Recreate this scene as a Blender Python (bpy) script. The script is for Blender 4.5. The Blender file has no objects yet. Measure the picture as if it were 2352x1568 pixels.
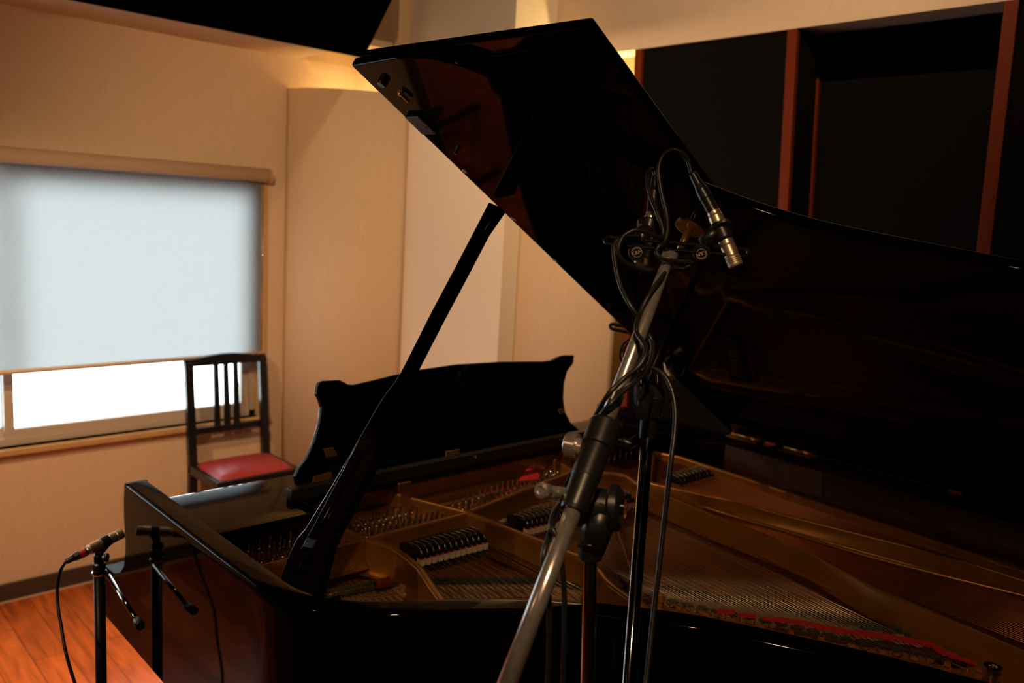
import bpy, bmesh, math, random
from mathutils import Vector, Matrix, Euler
random.seed(7)
sc = bpy.context.scene
COL = sc.collection
# ------------------------------------------------------------------ camera
FPX = 1923.0761815
AX = Vector((0.73191571, -0.06105179, 0.67865461))    # room x, y, up seen in the camera's frame (right, down, forward)
AY = Vector((-0.6790831, -0.14733411, 0.71912364))
AU = Vector((0.05608518, -0.98720076, -0.14929539))
EYE = Vector((0, 0, 1.61))
cd = bpy.data.cameras.new('camera'); cam = bpy.data.objects.new('camera', cd); COL.objects.link(cam)
cd.sensor_width = 36; cd.lens = FPX / 2352 * 36; cd.clip_start = 0.05; cd.clip_end = 100
cr = Vector((AX[0], AY[0], AU[0])).normalized(); cdn = Vector((AX[1], AY[1], AU[1])).normalized(); cf = Vector((AX[2], AY[2], AU[2])).normalized()
m = Matrix((( cr[0], -cdn[0], -cf[0], EYE[0]), (cr[1], -cdn[1], -cf[1], EYE[1]), (cr[2], -cdn[2], -cf[2], EYE[2]), (0, 0, 0, 1)))
cam.matrix_world = m
cd.dof.use_dof = True; cd.dof.focus_distance = 1.3; cd.dof.aperture_fstop = 4.5
sc.camera = cam
# ------------------------------------------------------------------ view and daylight
sc.view_settings.view_transform = 'Standard'; sc.view_settings.look = 'None'
sc.view_settings.gamma = 1; sc.view_settings.use_curve_mapping = False
sc.view_settings.exposure = 0.0
w = bpy.data.worlds.new('world'); sc.world = w; w.use_nodes = True
w.node_tree.nodes['Background'].inputs[0].default_value = (0.85, 0.94, 1.0, 1)
w.node_tree.nodes['Background'].inputs[1].default_value = 6.0
WARM = (1.0, 0.61, 0.31)
COVE = (1.0, 0.66, 0.22)
# name, position, aim, watts, cone
LAMPS = [((0.05, 2.35, 2.235), (0.80, 3.15, 0), 120, 1.85, 'nearest the window'),
         ((0.35, 2.05, 2.235), (0.85, 2.62, 0), 200, 0.7, 'over the left of the piano'),
         ((-1.0, 0.9, 2.235), (1.2, 3.1, 0.6), 50, 1.9, 'furthest to the left'),
         ((0.2, 0.1, 2.235), (0.95, 0.60, 1.0), 40, 1.15, 'behind the microphone stands'),
         ((0.75, 1.85, 2.235), (2.25, 2.95, 1.0), 92, 2.25, 'over the keyboard'),
         ((1.25, 0.85, 2.985), (2.6, 1.9, 2.5), 100, 2.0, 'high above the piano lid')]

def ray(u, v):
    r = Vector((u - 1176, v - 784, FPX)) / FPX
    return Vector((r.dot(AX), r.dot(AY), r.dot(AU)))
def PZ(u, v, z): r = ray(u, v); return EYE + r * ((z - 1.61) / r[2])
def PX(u, v, x): r = ray(u, v); return EYE + r * (x / r[0])
def PY(u, v, y): r = ray(u, v); return EYE + r * (y / r[1])
def PD(u, v, d): return EYE + ray(u, v) * d
def PA(u, v, d): return PD(u, v, 1 / (.3676 + .6986 / d))
def PP(u, v, p0, n):
    r = ray(u, v); return EYE + r * ((p0 - EYE).dot(n) / r.dot(n))

# ------------------------------------------------------------------ materials
def mat(name, col, rough=0.5, metal=0.0, coat=0.0, spec=0.5, bump=None, noise=None, aniso=None):
    m = bpy.data.materials.new(name); m.use_nodes = True
    nt = m.node_tree; b = nt.nodes['Principled BSDF']
    b.inputs['Base Color'].default_value = (*col, 1); b.inputs['Roughness'].default_value = rough
    b.inputs['Metallic'].default_value = metal; b.inputs['Coat Weight'].default_value = coat
    b.inputs['Coat Roughness'].default_value = 0.03; b.inputs['Specular IOR Level'].default_value = spec
    if bump or noise:
        tc = nt.nodes.new('ShaderNodeTexCoord'); mp = nt.nodes.new('ShaderNodeMapping'); nt.links.new(tc.outputs['Object'], mp.inputs[0])
        n = nt.nodes.new('ShaderNodeTexNoise'); nt.links.new(mp.outputs[0], n.inputs['Vector'])
        src = bump or noise
        mp.inputs['Scale'].default_value = src[0]; n.inputs['Scale'].default_value = 1; n.inputs['Detail'].default_value = 4
        if bump:
            bp = nt.nodes.new('ShaderNodeBump'); bp.inputs['Strength'].default_value = bump[1]; bp.inputs['Distance'].default_value = bump[2]
            nt.links.new(n.outputs[0], bp.inputs['Height']); nt.links.new(bp.outputs[0], b.inputs['Normal'])
        if noise:
            n2 = nt.nodes.new('ShaderNodeTexNoise'); mp2 = nt.nodes.new('ShaderNodeMapping'); nt.links.new(tc.outputs['Object'], mp2.inputs[0])
            mp2.inputs['Scale'].default_value = noise[0]; nt.links.new(mp2.outputs[0], n2.inputs['Vector']); n2.inputs['Scale'].default_value = 1; n2.inputs['Detail'].default_value = 5
            rp = nt.nodes.new('ShaderNodeValToRGB'); rp.color_ramp.elements[0].position = 0.35; rp.color_ramp.elements[1].position = 0.68
            rp.color_ramp.elements[0].color = (*noise[1], 1); rp.color_ramp.elements[1].color = (*col, 1)
            nt.links.new(n2.outputs[0], rp.inputs[0]); nt.links.new(rp.outputs[0], b.inputs['Base Color'])
    return m
M = {}
M['lacquer'] = mat('black_lacquer', (0.0022, 0.0022, 0.0026), 0.04, spec=0.13)
M['satin'] = mat('satin_black', (0.006, 0.006, 0.006), 0.38, spec=0.3)
M['chairblack'] = mat('chair_black_paint', (0.01, 0.01, 0.012), 0.28)
M['gold'] = mat('gold_paint', (0.34, 0.145, 0.020), 0.30, metal=0.55, noise=((14, 14, 14), (0.28, 0.118, 0.016)))
M['brass'] = mat('brass', (0.62, 0.33, 0.08), 0.28, metal=0.75)
M['steel'] = mat('steel_wire', (0.40, 0.33, 0.25), 0.28, metal=1)
M['copper'] = mat('copper_wire', (0.62, 0.24, 0.09), 0.35, metal=1)
M['pin'] = mat('blued_steel_pin', (0.62, 0.60, 0.58), 0.16, metal=1)
M['chrome'] = mat('chrome', (0.72, 0.70, 0.68), 0.07, metal=1)
M['tube'] = mat('worn_chrome', (0.74, 0.69, 0.64), 0.24, metal=0.78, noise=((90, 90, 20), (0.52, 0.48, 0.45)))
M['nickel'] = mat('nickel', (0.66, 0.55, 0.42), 0.34, metal=0.85)
M['grille'] = mat('nickel_grille', (0.55, 0.45, 0.34), 0.5, metal=0.8)
M['blackplastic'] = mat('black_plastic', (0.012, 0.012, 0.012), 0.33, bump=((400, 400, 400), 0.08, 0.001))
M['rubber'] = mat('black_rubber', (0.013, 0.012, 0.011), 0.38)
M['redplastic'] = mat('red_plastic', (0.55, 0.02, 0.012), 0.35)
M['redfelt'] = mat('red_felt', (0.45, 0.012, 0.012), 0.95, bump=((900, 900, 900), 0.4, 0.001))
M['whitefelt'] = mat('white_felt', (0.72, 0.60, 0.46), 0.95)
M['felt'] = mat('grey_green_felt', (0.028, 0.034, 0.028), 0.9)
M['sound'] = mat('spruce_board', (0.36, 0.135, 0.035), 0.3, noise=((3, 260, 3), (0.26, 0.09, 0.022)))
M['bridge'] = mat('maple_bridge', (0.33, 0.20, 0.10), 0.5)
M['veneer'] = mat('mahogany_veneer', (0.045, 0.015, 0.008), 0.4, spec=0.2, noise=((8, 4, 120), (0.028, 0.009, 0.005)))
M['redwood'] = mat('red_brown_wood', (0.18, 0.028, 0.005), 0.55, spec=0.2, noise=((120, 120, 5), (0.15, 0.022, 0.004)))
M['fabric'] = mat('black_panel_cloth', (0.0045, 0.0045, 0.0055), 0.95, spec=0.1, bump=((700, 700, 700), 0.3, 0.001))
M['ceilblack'] = mat('black_ceiling_cloth', (0.0012, 0.0012, 0.0014), 0.95, spec=0.0)
M['wallpaper'] = mat('cream_wallpaper', (0.70, 0.54, 0.39), 0.85, bump=((160, 160, 900), 0.25, 0.002), noise=((130, 130, 14), (0.655, 0.505, 0.36)))
M['brownwall'] = mat('brown_wall_cloth', (0.19, 0.13, 0.085), 0.9, bump=((300, 300, 300), 0.2, 0.001))
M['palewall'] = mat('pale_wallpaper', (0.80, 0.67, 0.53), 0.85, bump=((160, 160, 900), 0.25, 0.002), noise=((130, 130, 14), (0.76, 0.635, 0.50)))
M['litwall'] = mat('window_lit_wallpaper', (0.88, 0.80, 0.70), 0.85, bump=((160, 160, 900), 0.25, 0.002))  # lightened wallpaper: the pilaster's window light is put into its colour
M['greylac'] = mat('dull_black_edge', (0.016, 0.016, 0.016), 0.4)
M['kick'] = mat('brown_vinyl_base', (0.055, 0.035, 0.024), 0.55)
M['trimwood'] = mat('light_wood_trim', (0.56, 0.36, 0.17), 0.5, noise=((30, 30, 30), (0.50, 0.31, 0.14)))
M['alu'] = mat('brown_aluminium', (0.52, 0.44, 0.37), 0.4)
M['cassette'] = mat('beige_plastic', (0.55, 0.42, 0.31), 0.45)
M['bar'] = mat('beige_rail', (0.72, 0.57, 0.44), 0.4)
M['redleather'] = mat('red_leather', (0.34, 0.035, 0.035), 0.38, bump=((350, 350, 350), 0.25, 0.001))
M['ivory'] = mat('white_key', (0.75, 0.72, 0.65), 0.25)
M['label'] = mat('paper_label', (0.07, 0.03, 0.026), 0.7)
M['white'] = mat('white_print', (0.62, 0.45, 0.36), 0.6)
M['stain'] = mat('scuff', (0.60, 0.40, 0.22), 0.9)
M['whitewall'] = mat('white_enamel', (0.7, 0.7, 0.68), 0.5)

def floor_mat():
    m = bpy.data.materials.new('red_wood_planks'); m.use_nodes = True; nt = m.node_tree; b = nt.nodes['Principled BSDF']
    tc = nt.nodes.new('ShaderNodeTexCoord'); mp = nt.nodes.new('ShaderNodeMapping'); nt.links.new(tc.outputs['Object'], mp.inputs[0])
    mp.inputs['Rotation'].default_value = (0, 0, math.pi / 2)
    br = nt.nodes.new('ShaderNodeTexBrick'); nt.links.new(mp.outputs[0], br.inputs['Vector'])
    br.inputs['Scale'].default_value = 1; br.inputs['Brick Width'].default_value = 0.75; br.inputs['Row Height'].default_value = 0.105
    br.inputs['Mortar Size'].default_value = 0.0012; br.inputs['Mortar Smooth'].default_value = 0.2; br.offset = 0.37
    br.inputs['Color1'].default_value = (0, 0, 0, 1); br.inputs['Color2'].default_value = (1, 1, 1, 1); br.inputs['Mortar'].default_value = (0.5, 0.5, 0.5, 1)
    r = nt.nodes.new('ShaderNodeValToRGB'); nt.links.new(br.outputs['Color'], r.inputs[0])
    r.color_ramp.elements[0].color = (0.27, 0.050, 0.010, 1); r.color_ramp.elements[1].color = (0.50, 0.125, 0.026, 1)
    e = r.color_ramp.elements.new(0.5); e.color = (0.36, 0.075, 0.016, 1)
    n = nt.nodes.new('ShaderNodeTexNoise'); mp2 = nt.nodes.new('ShaderNodeMapping'); nt.links.new(tc.outputs['Object'], mp2.inputs[0])
    mp2.inputs['Scale'].default_value = (38, 3.5, 1); nt.links.new(mp2.outputs[0], n.inputs['Vector']); n.inputs['Scale'].default_value = 1; n.inputs['Detail'].default_value = 6; n.inputs['Distortion'].default_value = 0.8
    rr = nt.nodes.new('ShaderNodeMapRange'); nt.links.new(n.outputs[0], rr.inputs[0]); rr.inputs['From Min'].default_value = 0.3; rr.inputs['From Max'].default_value = 0.7
    rr.inputs['To Min'].default_value = 0.55; rr.inputs['To Max'].default_value = 1.25
    mx = nt.nodes.new('ShaderNodeMix'); mx.data_type = 'RGBA'; mx.blend_type = 'MULTIPLY'; mx.inputs[0].default_value = 1
    nt.links.new(r.outputs[0], mx.inputs[6]); nt.links.new(rr.outputs[0], mx.inputs[7])
    m2 = nt.nodes.new('ShaderNodeMix'); m2.data_type = 'RGBA'; nt.links.new(br.outputs['Fac'], m2.inputs[0]); nt.links.new(mx.outputs[2], m2.inputs[6]); m2.inputs[7].default_value = (0.03, 0.01, 0.005, 1)
    nt.links.new(m2.outputs[2], b.inputs['Base Color'])
    b.inputs['Roughness'].default_value = 0.33; b.inputs['Specular IOR Level'].default_value = 0.45
    return m
M['floor'] = floor_mat()

def glass_mat():
    m = bpy.data.materials.new('window_glass'); m.use_nodes = True; nt = m.node_tree; nt.nodes.clear()
    o = nt.nodes.new('ShaderNodeOutputMaterial'); t = nt.nodes.new('ShaderNodeBsdfTransparent'); g = nt.nodes.new('ShaderNodeBsdfGlossy')
    g.inputs['Roughness'].default_value = 0.02; t.inputs[0].default_value = (0.95, 0.98, 0.97, 1)
    f = nt.nodes.new('ShaderNodeFresnel'); f.inputs[0].default_value = 1.45; mx = nt.nodes.new('ShaderNodeMixShader')
    nt.links.new(f.outputs[0], mx.inputs[0]); nt.links.new(t.outputs[0], mx.inputs[1]); nt.links.new(g.outputs[0], mx.inputs[2]); nt.links.new(mx.outputs[0], o.inputs[0])
    return m
M['glass'] = glass_mat()
def blind_mat():
    m = bpy.data.materials.new('blind_cloth'); m.use_nodes = True; nt = m.node_tree; nt.nodes.clear()
    o = nt.nodes.new('ShaderNodeOutputMaterial'); d = nt.nodes.new('ShaderNodeBsdfDiffuse'); t = nt.nodes.new('ShaderNodeBsdfTranslucent')
    tc = nt.nodes.new('ShaderNodeTexCoord'); mp = nt.nodes.new('ShaderNodeMapping'); nt.links.new(tc.outputs['Object'], mp.inputs[0]); mp.inputs['Scale'].default_value = (260, 20, 60)
    n = nt.nodes.new('ShaderNodeTexNoise'); n.inputs['Scale'].default_value = 1; nt.links.new(mp.outputs[0], n.inputs['Vector'])
    r = nt.nodes.new('ShaderNodeValToRGB'); nt.links.new(n.outputs[0], r.inputs[0]); r.color_ramp.elements[0].position = 0.3; r.color_ramp.elements[1].position = 0.7
    r.color_ramp.elements[0].color = (0.61, 0.61, 0.61, 1); r.color_ramp.elements[1].color = (0.64, 0.64, 0.64, 1)
    d.inputs[0].default_value = (0.4, 0.4, 0.42, 1); nt.links.new(r.outputs[0], t.inputs[0])
    mx = nt.nodes.new('ShaderNodeMixShader'); mx.inputs[0].default_value = 0.86
    nt.links.new(d.outputs[0], mx.inputs[1]); nt.links.new(t.outputs[0], mx.inputs[2]); nt.links.new(mx.outputs[0], o.inputs[0])
    return m
M['blind'] = blind_mat()
def emit_mat(name, col, s):
    m = bpy.data.materials.new(name); m.use_nodes = True; b = m.node_tree.nodes['Principled BSDF']
    b.inputs['Base Color'].default_value = (*col, 1); b.inputs['Emission Color'].default_value = (*col, 1); b.inputs['Emission Strength'].default_value = s
    return m
M['lamp'] = emit_mat('lit_lamp', WARM, 25)
M['cove'] = emit_mat('lit_cove_tube', COVE, 9)

# ------------------------------------------------------------------ mesh builder
class MB:
    def __init__(s): s.v = []; s.f = []; s.sm = []
    def add(s, vs, fs, smooth=False):
        n = len(s.v); s.v += [tuple(x) for x in vs]; s.f += [tuple(i + n for i in f) for f in fs]; s.sm += [smooth] * len(fs); return s
    def box(s, a, b):
        x0, y0, z0 = a; x1, y1, z1 = b
        v = [(x0, y0, z0), (x1, y0, z0), (x1, y1, z0), (x0, y1, z0), (x0, y0, z1), (x1, y0, z1), (x1, y1, z1), (x0, y1, z1)]
        return s.add(v, [(0, 3, 2, 1), (4, 5, 6, 7), (0, 1, 5, 4), (1, 2, 6, 5), (2, 3, 7, 6), (3, 0, 4, 7)])
    def obox(s, c, ax, ay, az):   # centre and three half-extent vectors
        c, ax, ay, az = map(Vector, (c, ax, ay, az))
        v = [c + ax * i + ay * j + az * k for k in (-1, 1) for j in (-1, 1) for i in (-1, 1)]
        return s.add(v, [(0, 2, 3, 1), (4, 5, 7, 6), (0, 1, 5, 4), (1, 3, 7, 5), (3, 2, 6, 7), (2, 0, 4, 6)])
    def prism(s, poly, off, smooth=False):   # polygon of 3D points extruded by a vector
        n = len(poly); off = Vector(off); poly = [Vector(p) for p in poly]
        v = poly + [p + off for p in poly]
        fs = [tuple(range(n - 1, -1, -1)), tuple(range(n, 2 * n))]
        nn = len(s.v); s.v += [tuple(x) for x in v]; s.f += [tuple(i + nn for i in f) for f in fs]; s.sm += [False, False]
        for i in range(n):
            j = (i + 1) % n; s.f.append((nn + i, nn + j, nn + n + j, nn + n + i)); s.sm.append(smooth)
        return s
    def tube(s, pts, r, n=12, caps=True, rs=None, smooth=True):
        pts = [Vector(p) for p in pts]; k = len(pts)
        ref = None; rings = []
        for i, p in enumerate(pts):
            d = (pts[min(i + 1, k - 1)] - pts[max(i - 1, 0)])
            if d.length < 1e-9: d = Vector((0, 0, 1))
            d.normalize()
            if ref is None:
                ref = d.cross(Vector((0, 0, 1)));
                if ref.length < 1e-3: ref = d.cross(Vector((0, 1, 0)))
            ref = (ref - d * ref.dot(d)).normalized(); b = d.cross(ref)
            rr = rs[i] if rs else r
            rings.append([p + (ref * math.cos(2 * math.pi * j / n) + b * math.sin(2 * math.pi * j / n)) * rr for j in range(n)])
        v = [x for R in rings for x in R]; fs = []
        for i in range(k - 1):
            for j in range(n):
                a = i * n + j; b2 = i * n + (j + 1) % n; fs.append((a, b2, b2 + n, a + n))
        s.add(v, fs, smooth)
        if caps:
            q = len(s.v) - k * n
            s.f.append(tuple(q + j for j in range(n - 1, -1, -1))); s.sm.append(False)
            s.f.append(tuple(q + (k - 1) * n + j for j in range(n))); s.sm.append(False)
        return s
    def lathe(s, p0, axis, prof, n=24, smooth=True):  # prof: list of (distance along axis, radius)
        p0 = Vector(p0); a = Vector(axis).normalized()
        # split hard corners by doubling
        pts = [p0 + a * t for t, r in prof]
        ref = a.cross(Vector((0, 0, 1)))
        if ref.length < 1e-3: ref = a.cross(Vector((0, 1, 0)))
        ref.normalize(); b = a.cross(ref)
        for i in range(len(prof) - 1):
            v = []
            for q in (i, i + 1):
                r = max(prof[q][1], 1e-5)
                v += [pts[q] + (ref * math.cos(2 * math.pi * j / n) + b * math.sin(2 * math.pi * j / n)) * r for j in range(n)]
            s.add(v, [(j, (j + 1) % n, n + (j + 1) % n, n + j) for j in range(n)], smooth)
        for q, rev in ((0, True), (len(prof) - 1, False)):
            r = prof[q][1]
            if r > 1e-4:
                v = [pts[q] + (ref * math.cos(2 * math.pi * j / n) + b * math.sin(2 * math.pi * j / n)) * r for j in range(n)]
                s.add(v, [tuple(range(n - 1, -1, -1)) if rev else tuple(range(n))])
        return s
ORG = {}
def link_mesh(name, mb, material, parent=None, bevel=0, seg=2, kind=None, origin=None, label=None):
    if origin is None:
        if parent is not None: org = ORG[parent]
        else:
            xs = [v[0] for v in mb.v]; ys = [v[1] for v in mb.v]; zs = [v[2] for v in mb.v]
            org = Vector(((min(xs) + max(xs)) / 2, (min(ys) + max(ys)) / 2, min(zs)))
    else: org = Vector(origin)
    me = bpy.data.meshes.new(name)
    me.from_pydata([(v[0] - org[0], v[1] - org[1], v[2] - org[2]) for v in mb.v], [], mb.f)
    me.validate(); me.polygons.foreach_set('use_smooth', (mb.sm + [False] * len(me.polygons))[:len(me.polygons)])
    bm = bmesh.new(); bm.from_mesh(me); bmesh.ops.recalc_face_normals(bm, faces=bm.faces); bm.to_mesh(me); bm.free()
    me.materials.append(material)
    o = bpy.data.objects.new(name, me); COL.objects.link(o)
    ORG[o] = org
    if parent is not None:
        o.parent = parent; o.location = org - ORG[parent]
    else: o.location = org
    if bevel:
        bv = o.modifiers.new('bevel', 'BEVEL'); bv.width = bevel; bv.segments = seg; bv.limit_method = 'ANGLE'; bv.angle_limit = math.radians(35); bv.harden_normals = True
    if kind: o['kind'] = kind
    if label: o['label'] = label
    return o
def thing(name, label, cat, loc, group=None):
    o = bpy.data.objects.new(name, None); COL.objects.link(o); o.location = loc; ORG[o] = Vector(loc); o.empty_display_size = 0.05
    o['label'] = label; o['category'] = cat
    if group: o['group'] = group
    return o
def tag(o, label, cat, group=None):
    o['label'] = label; o['category'] = cat
    if group: o['group'] = group
    return o
def struct(name, mb, m, parent=None, bevel=0):
    return link_mesh(name, mb, m, parent, bevel, kind='structure')
def spline(pts, n=8):     # Catmull-Rom through 3D points
    P = [Vector(p) for p in pts]; P = [P[0] * 2 - P[1]] + P + [P[-1] * 2 - P[-2]]; out = []
    for i in range(1, len(P) - 2):
        for k in range(n):
            t = k / n; a, b, c, d = P[i - 1], P[i], P[i + 1], P[i + 2]
            out.append(0.5 * ((2 * b) + (c - a) * t + (2 * a - 5 * b + 4 * c - d) * t * t + (-a + 3 * b - 3 * c + d) * t ** 3))
    out.append(P[-2]); return out

# ================================================================== THE ROOM
YW = 3.566; XS = 2.53; ZC = 2.25; ZH = 3.0; XL = -3.2; YB = -3.6
struct('floor', MB().box((XL - .1, YB - .1, -0.08), (3.2, YW + .2, 0)), M['floor'])
# window opening
WX0, WX1, WZ0, WZ1 = -1.05, 1.765, 0.615, 1.70
wl = MB().box((XL, YW, 0), (WX0, YW + .15, ZH)).box((WX1, YW, 0), (2.6, YW + .15, ZH)).box((WX0, YW, 0), (WX1, YW + .15, WZ0)).box((WX0, YW, WZ1), (WX1, YW + .15, ZH))
struct('wall_window', wl, M['wallpaper'])
struct('wall_left', MB().box((XL - .1, YB, 0), (XL, YW, ZH)), M['brownwall'])
for k in range(5): struct('trim_post', MB().box((XL, -2.6 + k * 1.25, 0), (XL + .02, -2.56 + k * 1.25, 2.246)), M['redwood'])
struct('wall_back', MB().box((XL, YB - .1, 0), (3.2, YB, ZH)), M['brownwall'])
# the right side: back wall far behind the panels, pilaster, corner
struct('wall_corner', MB().box((2.24, 3.22, 0), (2.34, YW, ZH)), M['wallpaper'])
PXX, PY0, PY1 = 2.30, 2.52, 3.30
struct('wall_pilaster', MB().box((PXX - 0.0, PY0, 0), (2.9, PY1, ZH)).box((PXX, PY1, 2.285), (2.9, YW, ZH)), M['litwall'])
struct('wall_right', MB().box((2.90, YB, 0), (3.0, YW, ZH)), M['wallpaper'])
# baseboard
struct('baseboard_window', MB().box((XL, YW - .012, 0), (1.90, YW, 0.075)), M['kick'], bevel=.003)
struct('trim_1', MB().box((XL, YW - .016, 0), (1.90, YW - .012, 0.006)), M['cassette'])
# curved corner panel left of the pilaster (bulging into the room)
def curved(name, p0, p1, bulge, z0, z1, m, th=.015, n=24):
    p0 = Vector((*p0, 0)); p1 = Vector((*p1, 0)); mid = (p0 + p1) / 2; d = (p1 - p0); nrm = Vector((-d[1], d[0], 0)).normalized()
    if nrm.dot(-mid) < 0: nrm = -nrm
    L = d.length; R = (L * L / 4 + bulge * bulge) / (2 * bulge); c = mid - nrm * (R - bulge); a = math.asin(L / 2 / R); t = d.normalized()
    out = [c + nrm * (R * math.cos(x)) + t * (R * math.sin(x)) for x in [(-a + 2 * a * i / n) for i in range(n + 1)]]
    inn = [c + nrm * ((R - th) * math.cos(x)) + t * ((R - th) * math.sin(x)) for x in [(-a + 2 * a * i / n) for i in range(n + 1)]]
    poly = out + inn[::-1]
    return struct(name, MB().prism([(p[0], p[1], z0) for p in poly], (0, 0, z1 - z0), smooth=True), m)
curved('wall_curved_panel', (1.885, YW - .002), (PXX - .002, 3.20), 0.10, 0, 2.115, M['wallpaper'])
curved('wall_curved_panel_by_slats', (2.385, PY0 - .002), (XS, 2.10), 0.05, 0, 2.12, M['wallpaper'])
struct('baseboard_curved', MB().box((2.29, 2.55, 0), (2.30, 3.2, 0.075)), M['kick'])
# soffit over the slatted wall and its high light shelf
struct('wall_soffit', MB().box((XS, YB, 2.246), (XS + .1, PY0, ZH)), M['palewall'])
struct('trim_soffit_under', MB().box((XS + .1, YB, 2.25), (2.9, 2.06, 2.33)), M['whitewall'])
# slatted wall: cloth panels and red-brown posts
P1a, P1b = PX(1820, 66, XS), PX(1796, 509, XS); P2a, P2b = PX(2324, 0, XS), PX(2254, 610, XS)
def post_poly(a, b, wd):
    d = (b - a) / (b[2] - a[2]); top = a + d * (2.25 - a[2]); bot = a + d * (0 - a[2])
    return [(XS, bot[1] - wd / 2, 0), (XS, bot[1] + wd / 2, 0), (XS, top[1] + wd / 2, 2.246), (XS, top[1] - wd / 2, 2.246)], top[1], bot[1]
posts = []
for i, (a, b, wd) in enumerate([(PX(1466, 115, XS), PX(1463, 185, XS), .032), (P1a, P1b, .034), (P2a, P2b, .036)]):
    pl, yt, yb = post_poly(a, b, wd)
    struct('trim_post', MB().prism(pl, (0.02, 0, 0)), M['redwood'], bevel=.0015); posts.append((yt, yb))
posts.append((posts[2][0] - .75, posts[2][1] - .75)); posts.append((posts[2][0] - 1.5, posts[2][1] - 1.5))
for yt, yb in posts[3:]:
    struct('trim_post', MB().prism([(XS, yb - .018, 0), (XS, yb + .018, 0), (XS, yt + .018, 2.246), (XS, yt - .018, 2.246)], (0.22, 0, 0)), M['redwood'], bevel=.0015)
def bay(name, x0, i, lo=0.0, x1=None):
    (t1, b1), (t2, b2) = posts[i], posts[i + 1]
    x1 = x0 if x1 is None else x1
    struct(name, MB().prism([(x0, b1 - .0185, lo), (x1, b2 + .0185, lo), (x1, t2 + .0185, 2.245), (x0, t1 - .0185, 2.245)], (0.03, 0, 0)), M['fabric'])
bay('wall_cloth_panel', XS + .012, 0)
bay('wall_cloth_panel', XS + .16, 1)
struct('wall_cloth_panel', MB().prism([(XS + .13, posts[1][1] - .02, 0), (XS + .13, posts[2][1] + .02, 0), (XS + .13, posts[2][1] + .02, .6), (XS + .13, posts[1][1] - .02, .6)], (.03, 0, 0)), M['fabric'])
pq = posts[1]
struct('wall_post_core', MB().prism([(XS + .0205, pq[1] - .016, 0), (XS + .0205, pq[1] + .016, 0), (XS + .0205, pq[0] + .016, 2.245), (XS + .0205, pq[0] - .016, 2.245)], (.18, 0, 0)), M['fabric'])
struct('trim_inner_post', MB().prism([(XS + .145, pq[1] - .026, 0), (XS + .145, pq[1] - .017, 0), (XS + .145, pq[0] - .017, 2.2), (XS + .145, pq[0] - .026, 2.2)], (.014, 0, 0)), M['redwood'])
struct('wall_cloth_panel', MB().box((XS + .13, posts[2][0] + .02, 2.12), (XS + .158, posts[1][0] - .02, 2.245)), M['ceilblack'])
bay('wall_cloth_panel', XS + .012, 2); bay('wall_cloth_panel', XS + .1, 3)
struct('wall_cloth_panel', MB().box((XS + .012, YB, 0), (XS + .04, posts[4][1] - .02, 2.245)), M['fabric'])
# black low ceiling, its cream border over the window, and the high ceiling
L1 = PZ(848, 108, ZC); L2 = PZ(900, 0, ZC); dl = (L2 - L1).normalized()
La = L1 - dl * ((L1[1] - 3.44) / dl[1]) ; La = Vector((La[0], 3.44, ZC)); Lb = L2 + dl * 5.2
B0 = PZ(175, 0, ZC); B1 = PZ(825, 134, ZC)
yb0 = (B0[1] + B1[1]) / 2
xa = L1[0] + (yb0 - L1[1]) * dl[0] / dl[1]
xk = L1[0] + (YB - L1[1]) * dl[0] / dl[1]
poly = [(XL, yb0, ZC), (xa, yb0, ZC), (xk, YB, ZC), (XL, YB, ZC)] if xk > XL else [(XL, yb0, ZC), (xa, yb0, ZC), (XL, L1[1] + (XL - L1[0]) * dl[1] / dl[0], ZC)]
struct('ceiling_black', MB().prism(poly, (0, 0, .03)), M['ceilblack'])
struct('ceiling_border', MB().box((XL, yb0, ZC + .001), (1.93, YW, ZC + .03)), M['wallpaper'])
struct('ceiling', MB().box((XL, YB, ZH), (3.0, YW + .15, ZH + .1)), M['ceilblack'])
struct('ceiling_cove', MB().box((1.93, yb0, ZC + .06), (2.30, YW, ZC + .09)), M['wallpaper'])
# cove lamps
def cove(name, loc, sx, sy, watts, label, rot):
    t = thing(name, label, 'light', loc, None)
    link_mesh('tube', MB().tube([Vector(loc) + Vector((math.cos(rot), math.sin(rot), 0)) * (-sx / 2), Vector(loc) + Vector((math.cos(rot), math.sin(rot), 0)) * (sx / 2)], .012), M['cove'], t)
    ld = bpy.data.lights.new(name + '_light', 'AREA'); ld.shape = 'RECTANGLE'; ld.size = sx; ld.size_y = sy; ld.energy = watts; ld.color = COVE
    lo = bpy.data.objects.new(name + '_light', ld); COL.objects.link(lo); lo.parent = t; lo.location = (0, 0, 0.014); lo.rotation_euler = (math.pi, 0, rot)
cove('cove_lamp', (2.16, 3.45, 1.99),   .26, .03, 1.1, 'yellow cove light behind the curved corner panel by the window', -0.6)
cove('cove_lamp', (2.62, 2.32, 1.97), .26, .03, 4.5, 'yellow cove light behind the curved panel beside the red-brown posts', 1.57)
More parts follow.
